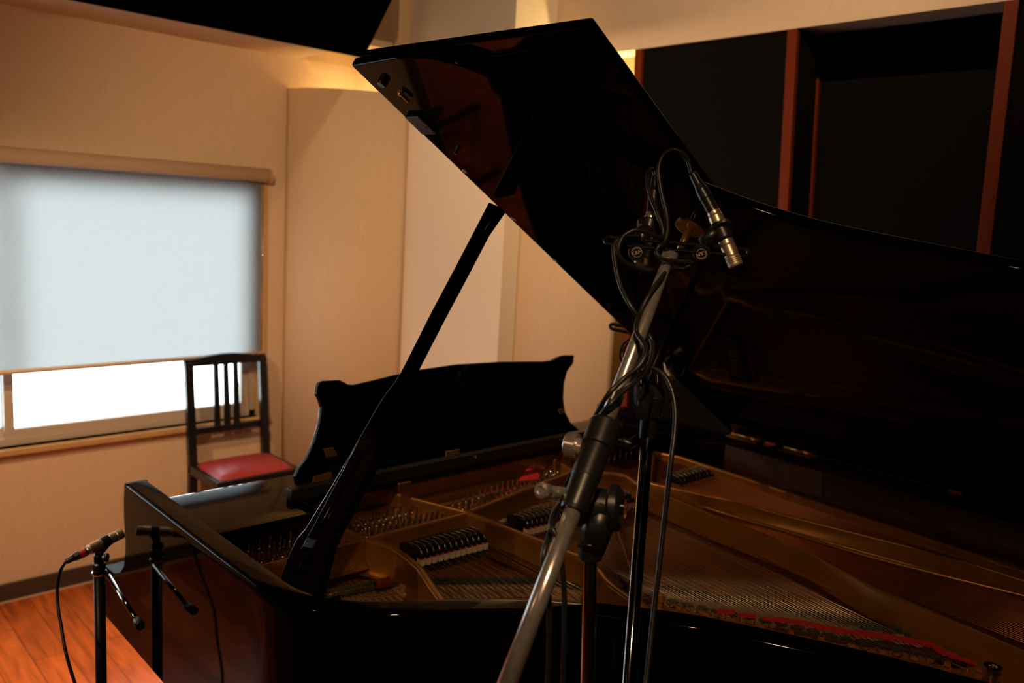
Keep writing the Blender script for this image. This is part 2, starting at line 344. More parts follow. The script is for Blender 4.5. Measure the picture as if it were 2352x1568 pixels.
# window: frame, sashes, glass
yf = YW + .035
struct('window_sill', MB().box((WX0 - .03, YW - .028, 0.592), (WX1 + .055, YW + .15, 0.615)), M['trimwood'], bevel=.003)
struct('trim_window_right', MB().box((WX1, YW - .012, 0.615), (WX1 + .03, YW + .14, 1.72)), M['trimwood'], bevel=.002)
t = thing('window_1', '', '', (0.36, yf, WZ0)); del t['label']; del t['category']; t['kind'] = 'structure'
fr = MB().box((WX0, yf, WZ0), (WX1, yf + .09, WZ0 + .028)).box((WX0, yf, WZ1 - .03), (WX1, yf + .09, WZ1)).box((WX0, yf, WZ0), (WX0 + .03, yf + .09, WZ1)).box((WX1 - .03, yf, WZ0), (WX1, yf + .09, WZ1))
link_mesh('window_frame', fr, M['alu'], t, bevel=.002)
ms = 0.76
def sash(x0, x1, y):
    s = MB(); z0, z1 = WZ0 + .028, WZ1 - .03
    s.box((x0, y, z0), (x1, y + .03, z0 + .035)).box((x0, y, z1 - .035), (x1, y + .03, z1)).box((x0, y, z0 + .035), (x0 + .034, y + .03, z1 - .035)).box((x1 - .034, y, z0 + .035), (x1, y + .03, z1 - .035))
    o = link_mesh('sash', s, M['alu'], t, bevel=.002)
    link_mesh('pane', MB().box((x0 + .034, y + .012, z0 + .035), (x1 - .034, y + .018, z1 - .035)), M['glass'], o)
sash(ms - .02, WX1 - .03, yf + .005); sash(WX0 + .03, ms + .014, yf + .045)
link_mesh('crescent_latch', MB().lathe((ms - .002, yf + .004, 1.06), (0, -1, 0), [(0, .014), (.012, .014), (.014, .01)]).box((ms - .012, yf - .02, 1.06), (ms + .006, yf - .008, 1.11)), M['alu'], t)
# roller blind
bt = thing('roller_blind', 'white translucent roller blind pulled most of the way down the window', 'blind', (0.4, YW - .03, .9))
BX0, BX1 = WX0 - .05, 1.785
cas = MB()
prof = [(YW, 1.752), (YW - .03, 1.752), (YW - .055, 1.744), (YW - .066, 1.727), (YW - .066, 1.705), (YW - .055, 1.693), (YW, 1.690)]
cas.prism([(BX0, y, z) for y, z in prof], (BX1 - BX0, 0, 0), smooth=True)
link_mesh('cassette', cas, M['cassette'], bt)
link_mesh('end_cap', MB().prism([(BX1, y, z) for y, z in prof], (.008, 0, 0)), M['cassette'], bt)
link_mesh('cloth', MB().box((BX0 + .02, YW - .0235, .925), (1.757, YW - .0225, 1.70)), M['blind'], bt)
link_mesh('bottom_rail', MB().tube([(BX0 + .02, YW - .024, .918), (1.762, YW - .024, .918)], .0095, 14), M['bar'], bt)
link_mesh('rail_pin', MB().lathe((1.735, YW - .034, .920), (0, -1, 0), [(0, .003), (.002, .003)]), M['satin'], bt)
link_mesh('pull_chain', MB().tube([(1.772, YW - .012, 1.69), (1.770, YW - .012, .93)], .0035, 8), M['chrome'], bt)
# scuff marks and faint round mark on the walls
# ceiling downlights
for i, (p, aim, watts, cone, words) in enumerate(LAMPS):
    t = thing('downlight', 'small round warm ceiling downlight ' + words, 'light', p, 'ceiling downlights')
    link_mesh('rim', MB().lathe(p, (0, 0, 1), [(-.004, .045), (-.004, .036), (.012, .034)]), M['satin'], t)
    link_mesh('bulb', MB().lathe(p, (0, 0, 1), [(.008, .001), (.008, .024), (.012, .024)]), M['lamp'], t)
    ld = bpy.data.lights.new('downlight_beam', 'SPOT'); ld.energy = watts; ld.color = WARM; ld.spot_size = cone; ld.spot_blend = 0.9; ld.shadow_soft_size = .025
    lo = bpy.data.objects.new('downlight_beam', ld); COL.objects.link(lo); lo.parent = t; lo.location = (0, 0, -.01)
    lo.rotation_euler = (Vector(aim) - Vector(p)).to_track_quat('-Z', 'Y').to_euler()

# ================================================================== CHAIR
CH = thing('piano_chair', 'black wooden chair with slatted back and red leather seat under the window', 'chair', (1.58, 3.33, 0))
def bx(name, a, b, m, parent, bev=.003): return link_mesh(name, MB().box(a, b), m, parent, bevel=bev)
def ch(dx, dy, dz): return Vector((1.40 + dx, 3.178 + dy, dz))   # seat front-left corner as the chair's own zero
CW, CD = .375, .30
ang = math.radians(2)
for dx in (0.0, CW - .036):
    mbk = MB()
    mbk.prism([ch(dx, CD, 0), ch(dx, CD + .03, 0), ch(dx, CD + .012, .45), ch(dx, CD + .052, .905), ch(dx, CD + .026, .905), ch(dx, CD - .022, .45)], (.036, 0, 0))
    link_mesh('back_post', mbk, M['chairblack'], CH, bevel=.004)
for dx in (0.004, CW - .036):
    link_mesh('leg', MB().box(ch(dx, .004, 0), ch(dx + .032, .036, .43)), M['chairblack'], CH, bevel=.004)
yb_ = CD + .035
tr = [ch(0.0, yb_, .885), ch(0.0, yb_, .918)] + [ch(CW * t, yb_, .918 + .016 * math.sin(math.pi * min(1, max(0, (t - .12) / .76)))) for t in [.12 + .76 * i / 12 for i in range(13)]] + [ch(CW, yb_, .918), ch(CW, yb_, .885)]
link_mesh('top_rail', MB().prism([tuple(p) for p in tr], (0, .022, 0)), M['chairblack'], CH, bevel=.004)
link_mesh('lower_rail', MB().box(ch(.03, yb_ - .018, .585), ch(CW - .03, yb_ + .002, .615)), M['chairblack'], CH, bevel=.003)
for k, cx in enumerate((CW / 2 - .045, CW / 2, CW / 2 + .045)):
    link_mesh('back_slat', MB().prism([ch(cx - .014, yb_ - .014, .612), ch(cx + .014, yb_ - .014, .612), ch(cx + .011, yb_ + .006, .89), ch(cx - .011, yb_ + .006, .89)], (0, .012, 0)), M['chairblack'], CH, bevel=.002)
fr = MB().box(ch(0, 0, .425), ch(CW, .028, .465)).box(ch(0, CD - .02, .425), ch(CW, CD + .0, .465)).box(ch(0, .028, .425), ch(.028, CD - .02, .465)).box(ch(CW - .028, .028, .425), ch(CW, CD - .02, .465))
link_mesh('seat_frame', fr, M['chairblack'], CH, bevel=.004)
# cushion with a crown
cu = MB(); nn = 14; vs = []; fs = []
for j in range(nn + 1):
    for i in range(nn + 1):
        a, b = i / nn, j / nn; e = (1 - abs(2 * a - 1) ** 6) * (1 - abs(2 * b - 1) ** 6)
        vs.append(ch(.012 + a * (CW - .024), .012 + b * (CD - .03), .458 + .028 * e ** .6 + .008 * math.sin(math.pi * a) * math.sin(math.pi * b)))
for j in range(nn):
    for i in range(nn):
        q = j * (nn + 1) + i; fs.append((q, q + 1, q + nn + 2, q + nn + 1))
cu.add(vs, fs, True); cu.box(ch(.012, .012, .44), ch(CW - .012, CD - .018, .459))
link_mesh('cushion', cu, M['redleather'], CH)
for a, b in ((ch(.01, .03, .20), ch(.026, CD, .22)), (ch(CW - .026, .03, .20), ch(CW - .01, CD, .22)), (ch(.03, CD + .005, .26), ch(CW - .03, CD + .02, .28))):
    link_mesh('stretcher', MB().box(a, b), M['chairblack'], CH, bevel=.002)

# ================================================================== GRAND PIANO
PN = thing('grand_piano', 'black lacquered grand piano with its lid propped open and gold frame showing', 'piano', (1.4, .6, 0))
X0, X1, YF = .589, 2.16, 1.80
ZR = 1.0; ZB = .64; TH = .044
outer2 = [(X0, 1.79), (X0, 1.60), (X0, 1.40), (X0, 1.26), (X0 + .0005, 1.16), (.600, 1.105), (.622, 1.060), (.672, 1.005), (.745, .955), (.82, .910), (.927, .825), (1.033, .70), (1.086, .61), (1.177, .42), (1.255, .2), (1.335, -.03), (1.43, -.28), (1.53, -.52), (1.64, -.74), (1.78, -.89), (1.93, -.95), (2.07, -.93), (2.14, -.87)]
oc = [Vector((p[0], p[1])) for p in spline([(x, y, 0) for x, y in outer2], 6)] + [Vector((X1, -.79)), Vector((X1, 0)), Vector((X1, .8)), Vector((X1, 1.30)), Vector((X1, 1.79))]
def offset2(c, d):
    out = []
    for i, p in enumerate(c):
        t = (c[min(i + 1, len(c) - 1)] - c[max(i - 1, 0)]).normalized(); out.append(p + Vector((-t[1], t[0])) * d)
    return out
ic = offset2(oc, TH)   # left of travel is the inside
if (ic[60] - Vector((1.5, .5))).length > (oc[60] - Vector((1.5, .5))).length: ic = offset2(oc, -TH)
# case side: swept band with a rounded top outer edge
def sweep_band(c_out, side, prof):   # prof: list of (inset, z)
    v = []; n = len(prof)
    cs = [offset2(c_out, side * p[0]) for p in prof]
    for i in range(len(c_out)):
        for k in range(n): v.append((cs[k][i][0], cs[k][i][1], prof[k][1]))
    f = []
    for i in range(len(c_out) - 1):
        for k in range(n):
            k2 = (k + 1) % n; f.append((i * n + k, i * n + k2, (i + 1) * n + k2, (i + 1) * n + k))
    mb = MB(); mb.add(v, f, True); mb.f.append(tuple(range(n))); mb.sm.append(False); q = (len(c_out) - 1) * n; mb.f.append(tuple(range(q + n - 1, q - 1, -1))); mb.sm.append(False)
    return mb
side = 1 if (offset2(oc, .1)[60] - Vector((1.5, .5))).length < (oc[60] - Vector((1.5, .5))).length else -1
pr = [(0, ZB), (0, ZB + .004), (0, ZB + .03), (0, ZR - .02), (0, ZR - .006), (.0008, ZR - .003), (.003, ZR - .0008), (.006, ZR), (TH - .003, ZR), (TH, ZR - .003), (TH, ZB)]
rim = link_mesh('rim', sweep_band(oc, side, pr), M['lacquer'], PN)
for md in (rim,):
    es = md.modifiers.new('split', 'EDGE_SPLIT'); es.split_angle = math.radians(40)
# cheeks (arms) - side profile scrolls forward into the key bed
chk = [(1.79, ZB), (1.79, ZR), (1.799, ZR), (1.804, .994), (1.808, .96), (1.809, .92), (1.801, .87), (1.803, .84), (1.815, .805), (1.840, .782), (1.875, .768), (1.944, .762), (1.950, .755), (1.950, ZB + .01), (1.944, ZB)]
for xx, nm in ((X0, 'cheek'), (X1 - TH, 'cheek')):
    link_mesh(nm, MB().prism([(xx, y, z) for y, z in chk], (TH, 0, 0)), M['lacquer'], PN)
# key bed, key slip, fall board, bottom
link_mesh('key_bed', MB().box((X0 + TH, 1.30, ZB - .0), (X1 - TH, 1.944, .70)), M['lacquer'], PN, bevel=.002)
link_mesh('key_slip', MB().box((X0 + TH + .001, 1.915, .70), (X1 - TH - .001, 1.943, .758)), M['lacquer'], PN, bevel=.004)
link_mesh('fallboard', MB().prism([(X0 + TH + .06, 1.74, .77), (X0 + TH + .06, 1.765, .77), (X0 + TH + .06, 1.79, .93), (X0 + TH + .06, 1.76, .935)], (X1 - X0 - 2 * TH - .12, 0, 0)), M['lacquer'], PN, bevel=.003)
for a in (X0 + TH + .001, X1 - TH - .061):
    link_mesh('key_block', MB().box((a, 1.76, .70), (a + .059, 1.914, .79)), M['lacquer'], PN, bevel=.006)
kx0, kx1 = X0 + TH + .062, X1 - TH - .062; kw = (kx1 - kx0) / 52
wk = MB()
for i in range(52): wk.box((kx0 + i * kw + .0006, 1.768, .735), (kx0 + (i + 1) * kw - .0006, 1.912, .757))
link_mesh('white_keys', wk, M['ivory'], PN)
# black sharps, grouped
bk = MB()
for i in range(51):
    if i % 7 in (0, 1, 3, 4, 5): bk.box((kx0 + (i + 1) * kw - .005, 1.768, .757), (kx0 + (i + 1) * kw + .005, 1.865, .768))
link_mesh('black_keys', bk, M['satin'], PN)
# legs
for (lx, ly) in ((.74, 1.56), (2.01, 1.56), (1.86, -.62)):
    l = link_mesh('leg', MB().lathe((lx, ly, 0.055), (0, 0, 1), [(0, .032), (.03, .035), (.25, .045), (.5, .065), (.53, .075), (.585, .075)], 8, smooth=False), M['lacquer'], PN)
    link_mesh('caster', MB().lathe((lx - .018, ly, .030), (1, 0, 0), [(0, .022), (.003, .030), (.033, .030), (.036, .022)]).box((lx - .02, ly - .012, .045), (lx + .02, ly + .012, .062)), M['brass'], l)
link_mesh('pedal_lyre', MB().box((1.28, 1.48, .12), (1.31, 1.52, ZB)).box((1.43, 1.48, .12), (1.46, 1.52, ZB)).box((1.25, 1.44, .07), (1.49, 1.55, .14)), M['lacquer'], PN, bevel=.006)
# soundboard and inner wooden face
ip = offset2(oc, side * (TH + .0005))
fill = [(p[0], p[1]) for p in ip if p[1] < 1.5] + [(X1 - TH - .001, 1.62), (X0 + TH + .001, 1.62)]
link_mesh('soundboard', MB().prism([(x, y, .845) for x, y in fill], (0, 0, .008)), M['sound'], PN)
link_mesh('inner_rim', sweep_band([p for p in ip if p[1] < 1.45], side, [(0, .80), (0, .978), (.003, .978), (.003, .80)]), M['veneer'], PN)
lb = MB().prism([PX(1790, 1062, X1 - TH - .0045), PX(1888, 1083, X1 - TH - .0045), PX(1888, 1140, X1 - TH - .0045), PX(1790, 1118, X1 - TH - .0045)], (-.0008, 0, 0))
link_mesh('paper_label', lb, M['label'], PN)
# cast frame ------------------------------------------------------------
ZT, ZP = .94, .882     # top of struts, plate deck
FR = link_mesh('iron_frame', MB().box((X0 + TH + .006, 1.405, .862), (X1 - TH - .006, 1.62, ZP)), M['gold'], PN, bevel=.002)
def g2(*px, z=ZT): return [PZ(u, v, z) for u, v in px]
def strut(name, pts, zt, zb, wd, round_=True, zts=None):
    pts = [Vector((p[0], p[1])) for p in pts]; n = len(pts); l = offset2(pts, wd / 2); r = offset2(pts, -wd / 2); l2 = offset2(pts, wd * .28); r2 = offset2(pts, -wd * .28)
    lf = offset2(pts, wd / 2 + .012); rf = offset2(pts, -wd / 2 - .012); v = []
    for i in range(n):
        T = zts[i] if zts else zt
        fl = min(.012, (T - zb) * .4); c_ = Vector(((l[i][0] + r[i][0]) / 2, (l[i][1] + r[i][1]) / 2)); hv = Vector((l[i][0], l[i][1])) - c_; R = min(.0055, wd * .45)
        ring = [(lf[i][0], lf[i][1], zb), (l[i][0], l[i][1], zb + fl), (l[i][0], l[i][1], T - R * 1.6), (l[i][0], l[i][1], T - R)]
        for a in (30, 60, 90): q = c_ + hv * (1 - R / (wd / 2) * (1 - math.cos(math.radians(a)))); ring.append((q[0], q[1], T - R + R * math.sin(math.radians(a))))
        for a in (90, 60, 30): q = c_ - hv * (1 - R / (wd / 2) * (1 - math.cos(math.radians(a)))); ring.append((q[0], q[1], T - R + R * math.sin(math.radians(a))))
        ring += [(r[i][0], r[i][1], T - R), (r[i][0], r[i][1], T - R * 1.6), (r[i][0], r[i][1], zb + fl), (rf[i][0], rf[i][1], zb)]
        v += ring
    K = 14; f = []
    for i in range(n - 1):
        for k in range(K): k2 = (k + 1) % K; f.append((i * K + k, i * K + k2, i * K + K + k2, i * K + K + k))
    mb = MB().add(v, f, True); mb.f.append(tuple(range(K))); mb.sm.append(False); mb.f.append(tuple(range(n * K - 1, n * K - K - 1, -1))); mb.sm.append(False)
    o = link_mesh(name, mb, M['gold'], FR); es = o.modifiers.new('split', 'EDGE_SPLIT'); es.split_angle = math.radians(50); return o
def spl2(pts, n=6): return [(p[0], p[1]) for p in spline([(p[0], p[1], 0) for p in pts], n)]
cA = g2((620, 1292), (759, 1256), (836, 1237)); N1 = g2((842, 1235))[0]
cB = g2((848, 1232), (1069, 1176)); N2 = g2((1074, 1174))[0]
cC = g2((1080, 1170), (1316, 1080)); N3 = g2((1387, 1084))[0]
strut('capo_bar', [(X0 + TH + .008, cA[0][1])] + [p for p in cA[1:]], ZT, ZP - .0, .014)
strut('capo_bar', cB, ZT, ZP, .014)
strut('capo_bar', cC, ZT, ZP, .014)
E0 = g2((1500, 1035), z=.925)[0]
strut('capo_bar', spl2([cC[-1], N3, g2((1433, 1089))[0], g2((1464, 1106))[0], g2((1492, 1103))[0]]), ZT, ZP, .02)
# treble strut, bending down to the deck
s1 = g2((842, 1235), (899, 1253), (950, 1289), (970, 1310), (991, 1342), (1012, 1372))
s1.append(s1[-1] + (s1[-1] - s1[-2]) * 2.2)
s1s = spl2(s1, 5); strut('strut', s1s, ZT, .868, .016)
s2 = g2((1074, 1174), (1176, 1214), (1268, 1250), (1309, 1267), (1340, 1280), (1379, 1309), (1395, 1330), (1442, 1366), (1487, 1393))
s2.append(s2[-1] + (s2[-1] - s2[-2]) * 0.7)
strut('strut', spl2(s2, 4), ZT, .868, .018)
sa = g2((1492, 1103), (1527, 1112), (1663, 1145), (1798, 1181), (2096, 1258), (2352, 1326)); sa.append(sa[-1] + (sa[-1] - sa[-2]) * 2.4)
sb = g2((1487, 1113), (1510, 1124), (1628, 1173), (1756, 1224), (1883, 1279), (2011, 1343), (2139, 1398), (2246, 1445)); sb.append(sb[-1] + (sb[-1] - sb[-2]) * 2.2)
scb = [PZ(u, v, .885) for u, v in ((1489, 1157), (1536, 1175), (1628, 1215), (1756, 1279), (1883, 1339), (2011, 1403), (2139, 1458), (2200, 1488))]
scb.append(scb[-1] + (scb[-1] - scb[-2]) * 1.6)
# wide strut: inclined face between the top edge and the foot
def wide(name, top, bot, zt, zb, back=.012):
    mb = MB(); n = len(top); v = []; K = 11
    for i in range(n):
        a = Vector((top[i][0], top[i][1])); b = Vector((bot[i][0], bot[i][1])); d_ = (a - b).normalized() if (a - b).length > 1e-6 else Vector((.8, .6)); R = .0055
        v += [(b[0], b[1], zb), (b[0], b[1], zb + .004), (b[0] + d_[0] * .003, b[1] + d_[1] * .003, zb + .008), (b[0] + d_[0] * .010, b[1] + d_[1] * .010, zb + .010)]
        for g in (0, 30, 60, 90): q = a + d_ * (R - R * math.cos(math.radians(g))); v.append((q[0], q[1], zt - R + R * math.sin(math.radians(g))))
        q = a + d_ * (back + .002); v.append((q[0], q[1], zt)); q = a + d_ * (back + .006); v.append((q[0], q[1], zt - .004)); v.append((q[0], q[1], zb))
    f = []
    for i in range(n - 1):
        for k in range(K): k2 = (k + 1) % K; f.append((i * K + k, i * K + k2, i * K + K + k2, i * K + K + k))
    mb.add(v, f, True); mb.f.append(tuple(range(K))); mb.sm.append(False); mb.f.append(tuple(range(n * K - 1, n * K - K - 1, -1))); mb.sm.append(False)
    o = link_mesh(name, mb, M['gold'], FR); es = o.modifiers.new('split', 'EDGE_SPLIT'); es.split_angle = math.radians(50); return o
wide('strut', sb, scb, ZT, .880)
sda = [PZ(u, v, .90) for u, v in ((1492, 1128), (1535, 1140), (1649, 1177), (1798, 1220), (2100, 1306), (2352, 1368))]; sda.append(sda[-1] + (sda[-1] - sda[-2]) * 2.4)
wide('strut', sa, sda, ZT, .897, .010)
def bead(px_, z, rr_): link_mesh('strut_foot', MB().tube(spline([PZ(u, v, z) for u, v in px_], 4), rr_, 10), M['gold'], FR)
bead(((1390, 1140), (1440, 1148), (1489, 1157), (1536, 1175), (1628, 1215), (1756, 1279), (1883, 1339), (2011, 1403), (2139, 1458), (2176, 1476)), .8895, .0050)
bead(((1577, 1149), (1649, 1175), (1798, 1218), (2011, 1282), (2352, 1368), (2600, 1430)), .907, .0042)
bead(((1090, 1190), (1176, 1226), (1268, 1262), (1330, 1296)), .886, .004) if False else None
foot = [PZ(u, v, .885) for u, v in ((1390, 1160), (1440, 1148), (1489, 1157))]
strut('strut', [PZ(1400, 1165, .88), PZ(1455, 1330, .88)], .886, .866, .012)
fe = g2((1500, 1035), (1560, 1047), (1713, 1096), (1926, 1168), (2139, 1237), (2352, 1309), z=.925); fe.append(fe[-1] + Vector((0, -1.1, 0)))
strut('strut', fe, .925, .885, .012)
strut('capo_bar', [fe[0], sa[0]], .925, .885, .012)
# short front struts from the nodes to the front wall
for a, b in (((783, 1208), (842, 1235)), ((881, 1122), (1074, 1174)), ((1252, 1043), (1316, 1078))):
    pa, pb = PZ(a[0], a[1], .93), PZ(b[0], b[1], .93); pa[1] = min(pa[1], 1.612)
    strut('strut', [pa, (pa + pb) / 2, pb], .93, ZP, .012)
for u, v in ((884, 1135), (1252, 1052)):
    p = PZ(u, v, .90); link_mesh('lug', MB().box((p[0] - .02, 1.585, ZP), (p[0] + .02, 1.611, .955)), M['gold'], FR, bevel=.004)
# front wall behind the pins and raised pale ledges
link_mesh('front_wall', MB().box((X0 + TH + .008, 1.612, ZP), (X1 - TH - .008, 1.622, .955)), M['gold'], FR, bevel=.002)
link_mesh('ledge', MB().box((.98, 1.585, ZP), (1.19, 1.610, .898)), M['gold'], FR, bevel=.002)
link_mesh('ledge', MB().box((1.22, 1.588, ZP), (1.50, 1.610, .898)), M['gold'], FR, bevel=.002)
# hitch deck along the curved side and the tail
hitch = [PZ(u, v, .886) for u, v in ((1500, 1378), (1525, 1386), (1628, 1411), (1756, 1437), (1862, 1460), (1981, 1487), (2109, 1512), (2203, 1530), (2246, 1536))]
hitch = [Vector((p[0], p[1])) for p in hitch]
hl = [Vector((.72, 1.06)), Vector((.80, 1.0)), Vector((.90, .93)), Vector((1.02, .90)), Vector((1.12, .90))]
hc = [Vector((p[0], p[1])) for p in spline([(p[0], p[1], 0) for p in hl + hitch], 3)]
# inner outline of the case from the corner round to the tail
icr = [p for p in offset2(oc, side * (TH + .004))]
seg = [p for p in icr if p[1] < 1.08 and p[0] < X1 - TH - .02 and not (p[0] > 1.5 and p[1] > .3)]
deck = MB()
near = [p for p in seg if p[1] > hc[-1][1] - .02]
polyA = [(p[0], p[1], .868) for p in near] + [(p[0], p[1], .868) for p in hc[::-1]]
deck.prism(polyA, (0, 0, .014))
far = [p for p in seg if p[1] <= hc[-1][1] + .03]
polyB = [(p[0], p[1], .8681) for p in far] + [(X1 - TH - .008, -.80, .8681), (X1 - TH - .008, -.45, .8681), (2.0, -.50, .8681), (1.88, -.42, .8681), (1.76, -.2, .8681)] + [(1.68, .1, .8681), (1.655, .27, .8681), (1.66, .38, .8681), (hc[-1][0] + .02, hc[-1][1] + .02, .8681)]
deck.prism(polyB, (0, 0, .014))
deck.box((X1 - TH - .09, -.6, .8682), (X1 - TH - .008, 1.41, .884))
link_mesh('hitch_plate', deck, M['gold'], FR, bevel=.003)
# nose bolts
def nose(p, r, h, m=M['steel']):
    link_mesh('nose_bolt', MB().lathe((p[0], p[1], p[2]), (0, 0, 1), [(0, r * 1.15), (h * .2, r * 1.1), (h * .25, r * .8), (h * .75, r * .8), (h * .8, r * 1.15), (h, r * 1.1), (h, r * .6), (h * .94, r * .5), (h * .94, 0)]), m, FR)
bp = PZ(2280, 1532, .93); nose((bp[0], bp[1], .882), .0125, .05)
bp = PZ(1517, 1362, .92); nose((bp[0], bp[1], .866), .008, .05, M['brass'])
# bridge with stepped dark agraffe felt
def along(c, n):
    L = [0]
    for i in range(1, len(c)): L.append(L[-1] + (c[i] - c[i - 1]).length)
    out = []
    for k in range(n):
        t = L[-1] * k / (n - 1); i = max(j for j in range(len(L)) if L[j] <= t + 1e-9); i = min(i, len(c) - 2)
        q = (t - L[i]) / (L[i + 1] - L[i]); out.append(c[i].lerp(c[i + 1], q))
    return out
brp = [Vector((p[0], p[1])) for p in [PZ(u, v, .886) for u, v in ((1500, 1345), (1521, 1349), (1649, 1369), (1777, 1390), (1883, 1407), (2011, 1437), (2096, 1450), (2180, 1480))]]
br2 = [Vector((p[0], p[1])) for p in [PZ(u, v, .886) for u, v in ((985, 1332), (1100, 1331), (1240, 1330), (1330, 1345), (1400, 1352))]]
br1 = [Vector((p[0], p[1])) for p in [PZ(u, v, .886) for u, v in ((735, 1372), (800, 1362), (870, 1352), (930, 1345))]]
for c, steps, mt in ((brp, 14, M['felt']), (br2, 26, M['felt']), (br1, 12, M['bridge'])):
    cc = spl2(c, 4); mb = MB(); o1 = offset2([Vector(p) for p in cc], .016); o2 = offset2([Vector(p) for p in cc], -.016)
    mb.prism([(p[0], p[1], .853) for p in o1] + [(p[0], p[1], .853) for p in o2[::-1]], (0, 0, .024))
    b = link_mesh('bridge', mb, M['bridge'], PN, bevel=.002)
    mb = MB(); q = along(c, steps + 1)
    for i in range(steps):
        a, d = q[i], (q[i + 1] - q[i]); nrm = Vector((-d[1], d[0])).normalized(); c0 = a + d * .5 + nrm * (.004 if c is not brp else .003)
        dd = Matrix.Rotation(.35, 2) @ d.normalized(); nn2 = Vector((-dd[1], dd[0]))
        mb.obox((c0[0], c0[1], .8815), Vector((dd[0], dd[1], 0)) * d.length * .46, Vector((nn2[0], nn2[1], 0)) * .007, (0, 0, .0045))
    link_mesh('agraffe_row', mb, mt, b)
    link_mesh('agraffe_row', MB(), mt, b) if False else None
# strings ---------------------------------------------------------------
strs = []    # (front point, back point, z, radius, material)
def course(fa, fb, ba, bb, n, z0, z1, r, m, bend=None):
    for i in range(n):
        t = i / (n - 1); f_ = Vector(fa).lerp(Vector(fb), t)
        bpt = Vector(ba).lerp(Vector(bb), t) if not bend else bend(t)
        strs.append((Vector((f_[0], f_[1], z0)), Vector((bpt[0], bpt[1], z1)), r, m))
ZS = .889
yc = cB[0][1]
hcl = lambda a, b: (lambda t: along(hc, 101)[int(round(100 * (a + (b - a) * t)))])
course((.66, yc + .05), (.895, yc + .05), 0, 0, 34, ZS, ZS, .0006, M['steel'], hcl(.02, .17))
course((.965, yc + .05), (1.20, yc + .05), 0, 0, 52, ZS, ZS, .0006, M['steel'], hcl(.185, .44))
course((1.235, yc + .05), (1.70, yc + .10), 0, 0, 78, ZS, ZS, .00055, M['steel'], hcl(.47, .985))
course((1.74, 1.50), (1.90, 1.52), (1.60, -.55), (1.80, -.70), 24, ZS + .014, ZS + .012, .0021, M['copper'])
course((1.91, 1.52), (2.08, 1.52), (1.81, -.70), (2.02, -.80), 16, ZS + .014, ZS + .012, .0024, M['copper'])
def nearness(s): q = (s[0] + s[1]) / 2 - EYE; return q.length / (s[2] * 1000 + 1)
order = sorted(range(len(strs)), key=lambda i: nearness(strs[i]))
keep = set(order[:100]); rest = {}
for i, (a, b, r, m_) in enumerate(strs):
    if i in keep: link_mesh('string', MB().tube([a, b], r, 6), m_, PN)
    else: rest.setdefault(m_.name, (MB(), m_))[0].tube([a, b], r, 6)
allrest = MB()
for k, (mb, m_) in rest.items(): o = link_mesh('strings', mb, m_, PN); o['kind'] = 'stuff'
# red felt woven through the back lengths, brass hitch clips
rf = [PZ(u, v, .892) for u, v in ((1751, 1420), (1830, 1428), (1926, 1447), (2040, 1462), (2139, 1481), (2165, 1496), (2240, 1524))]
rp = [Vector((p[0], p[1])) for p in spline(rf, 12)]
la = []; lb_ = []
for i, p in enumerate(rp):
    t = (rp[min(i + 1, len(rp) - 1)] - rp[max(i - 1, 0)]).normalized(); nv = Vector((-t[1], t[0])); wd = .008 * min(1, i / 6 + .2) * min(1, (len(rp) - i) / 8 + .1) + .0022 * math.sin(i * 1.1)
    la.append(p + nv * wd); lb_.append(p - nv * (wd + .001 * math.sin(i * 1.9)))
link_mesh('red_felt', MB().prism([(p[0], p[1], .8905) for p in la] + [(p[0], p[1], .8905) for p in lb_[::-1]], (0, 0, .003)), M['redfelt'], PN)
for u, v in ((1666, 1405), (1715, 1413)):
    p = PZ(u, v, .892); link_mesh('red_felt', MB().obox(p, (.012, -.012, 0), (.004, .004, 0), (0, 0, .002)), M['redfelt'], PN)
hs = MB(); q = along(hc, 90)
for i in range(2, 89):
    p = q[i]
    hs.lathe((p[0] + .004, p[1] + .004, .881), (.1, .1, 1), [(0, .0014), (.012, .0014), (.0125, .0002)], 6)
link_mesh('hitch_pins', hs, M['steel'], PN)['kind'] = 'stuff'
cl = MB()
q = along(hitch, 12)
for i, p in enumerate(q): link_mesh('duplex_bar', MB().obox((p[0] - .004, p[1] - .004, .888), (.0018, .0006, 0), (-.0016, .005, 0), (0, 0, .0035)), M['gold'], PN)
dx = MB()
for i in range(40):
    p = along(hc, 42)[i + 1]; dx.obox((p[0] + .014, p[1] + .018, .8865), (.007, -.005, 0), (.003, .006, 0), (0, 0, .002))
link_mesh('duplex_felt', dx, M['felt'], PN)['kind'] = 'stuff'
# pale bearing blocks in the top section
a_, b_ = PZ(720, 1362, .89), PZ(860, 1338, .89)
for k in range(2):
    off = Vector((.035 * k, -.03 * k, 0)); link_mesh('bearing_felt', MB().obox((a_ + b_) / 2 + off, (b_ - a_) / 2, (.001, .006, 0), (0, 0, .0015)), M['felt'], PN, bevel=.001)
pb_ = PZ(880, 1338, .90); link_mesh('wedge_block', MB().obox(pb_, (.016, -.003, 0), (.003, .010, 0), (0, 0, .006)), M['redwood'], PN, bevel=.002)
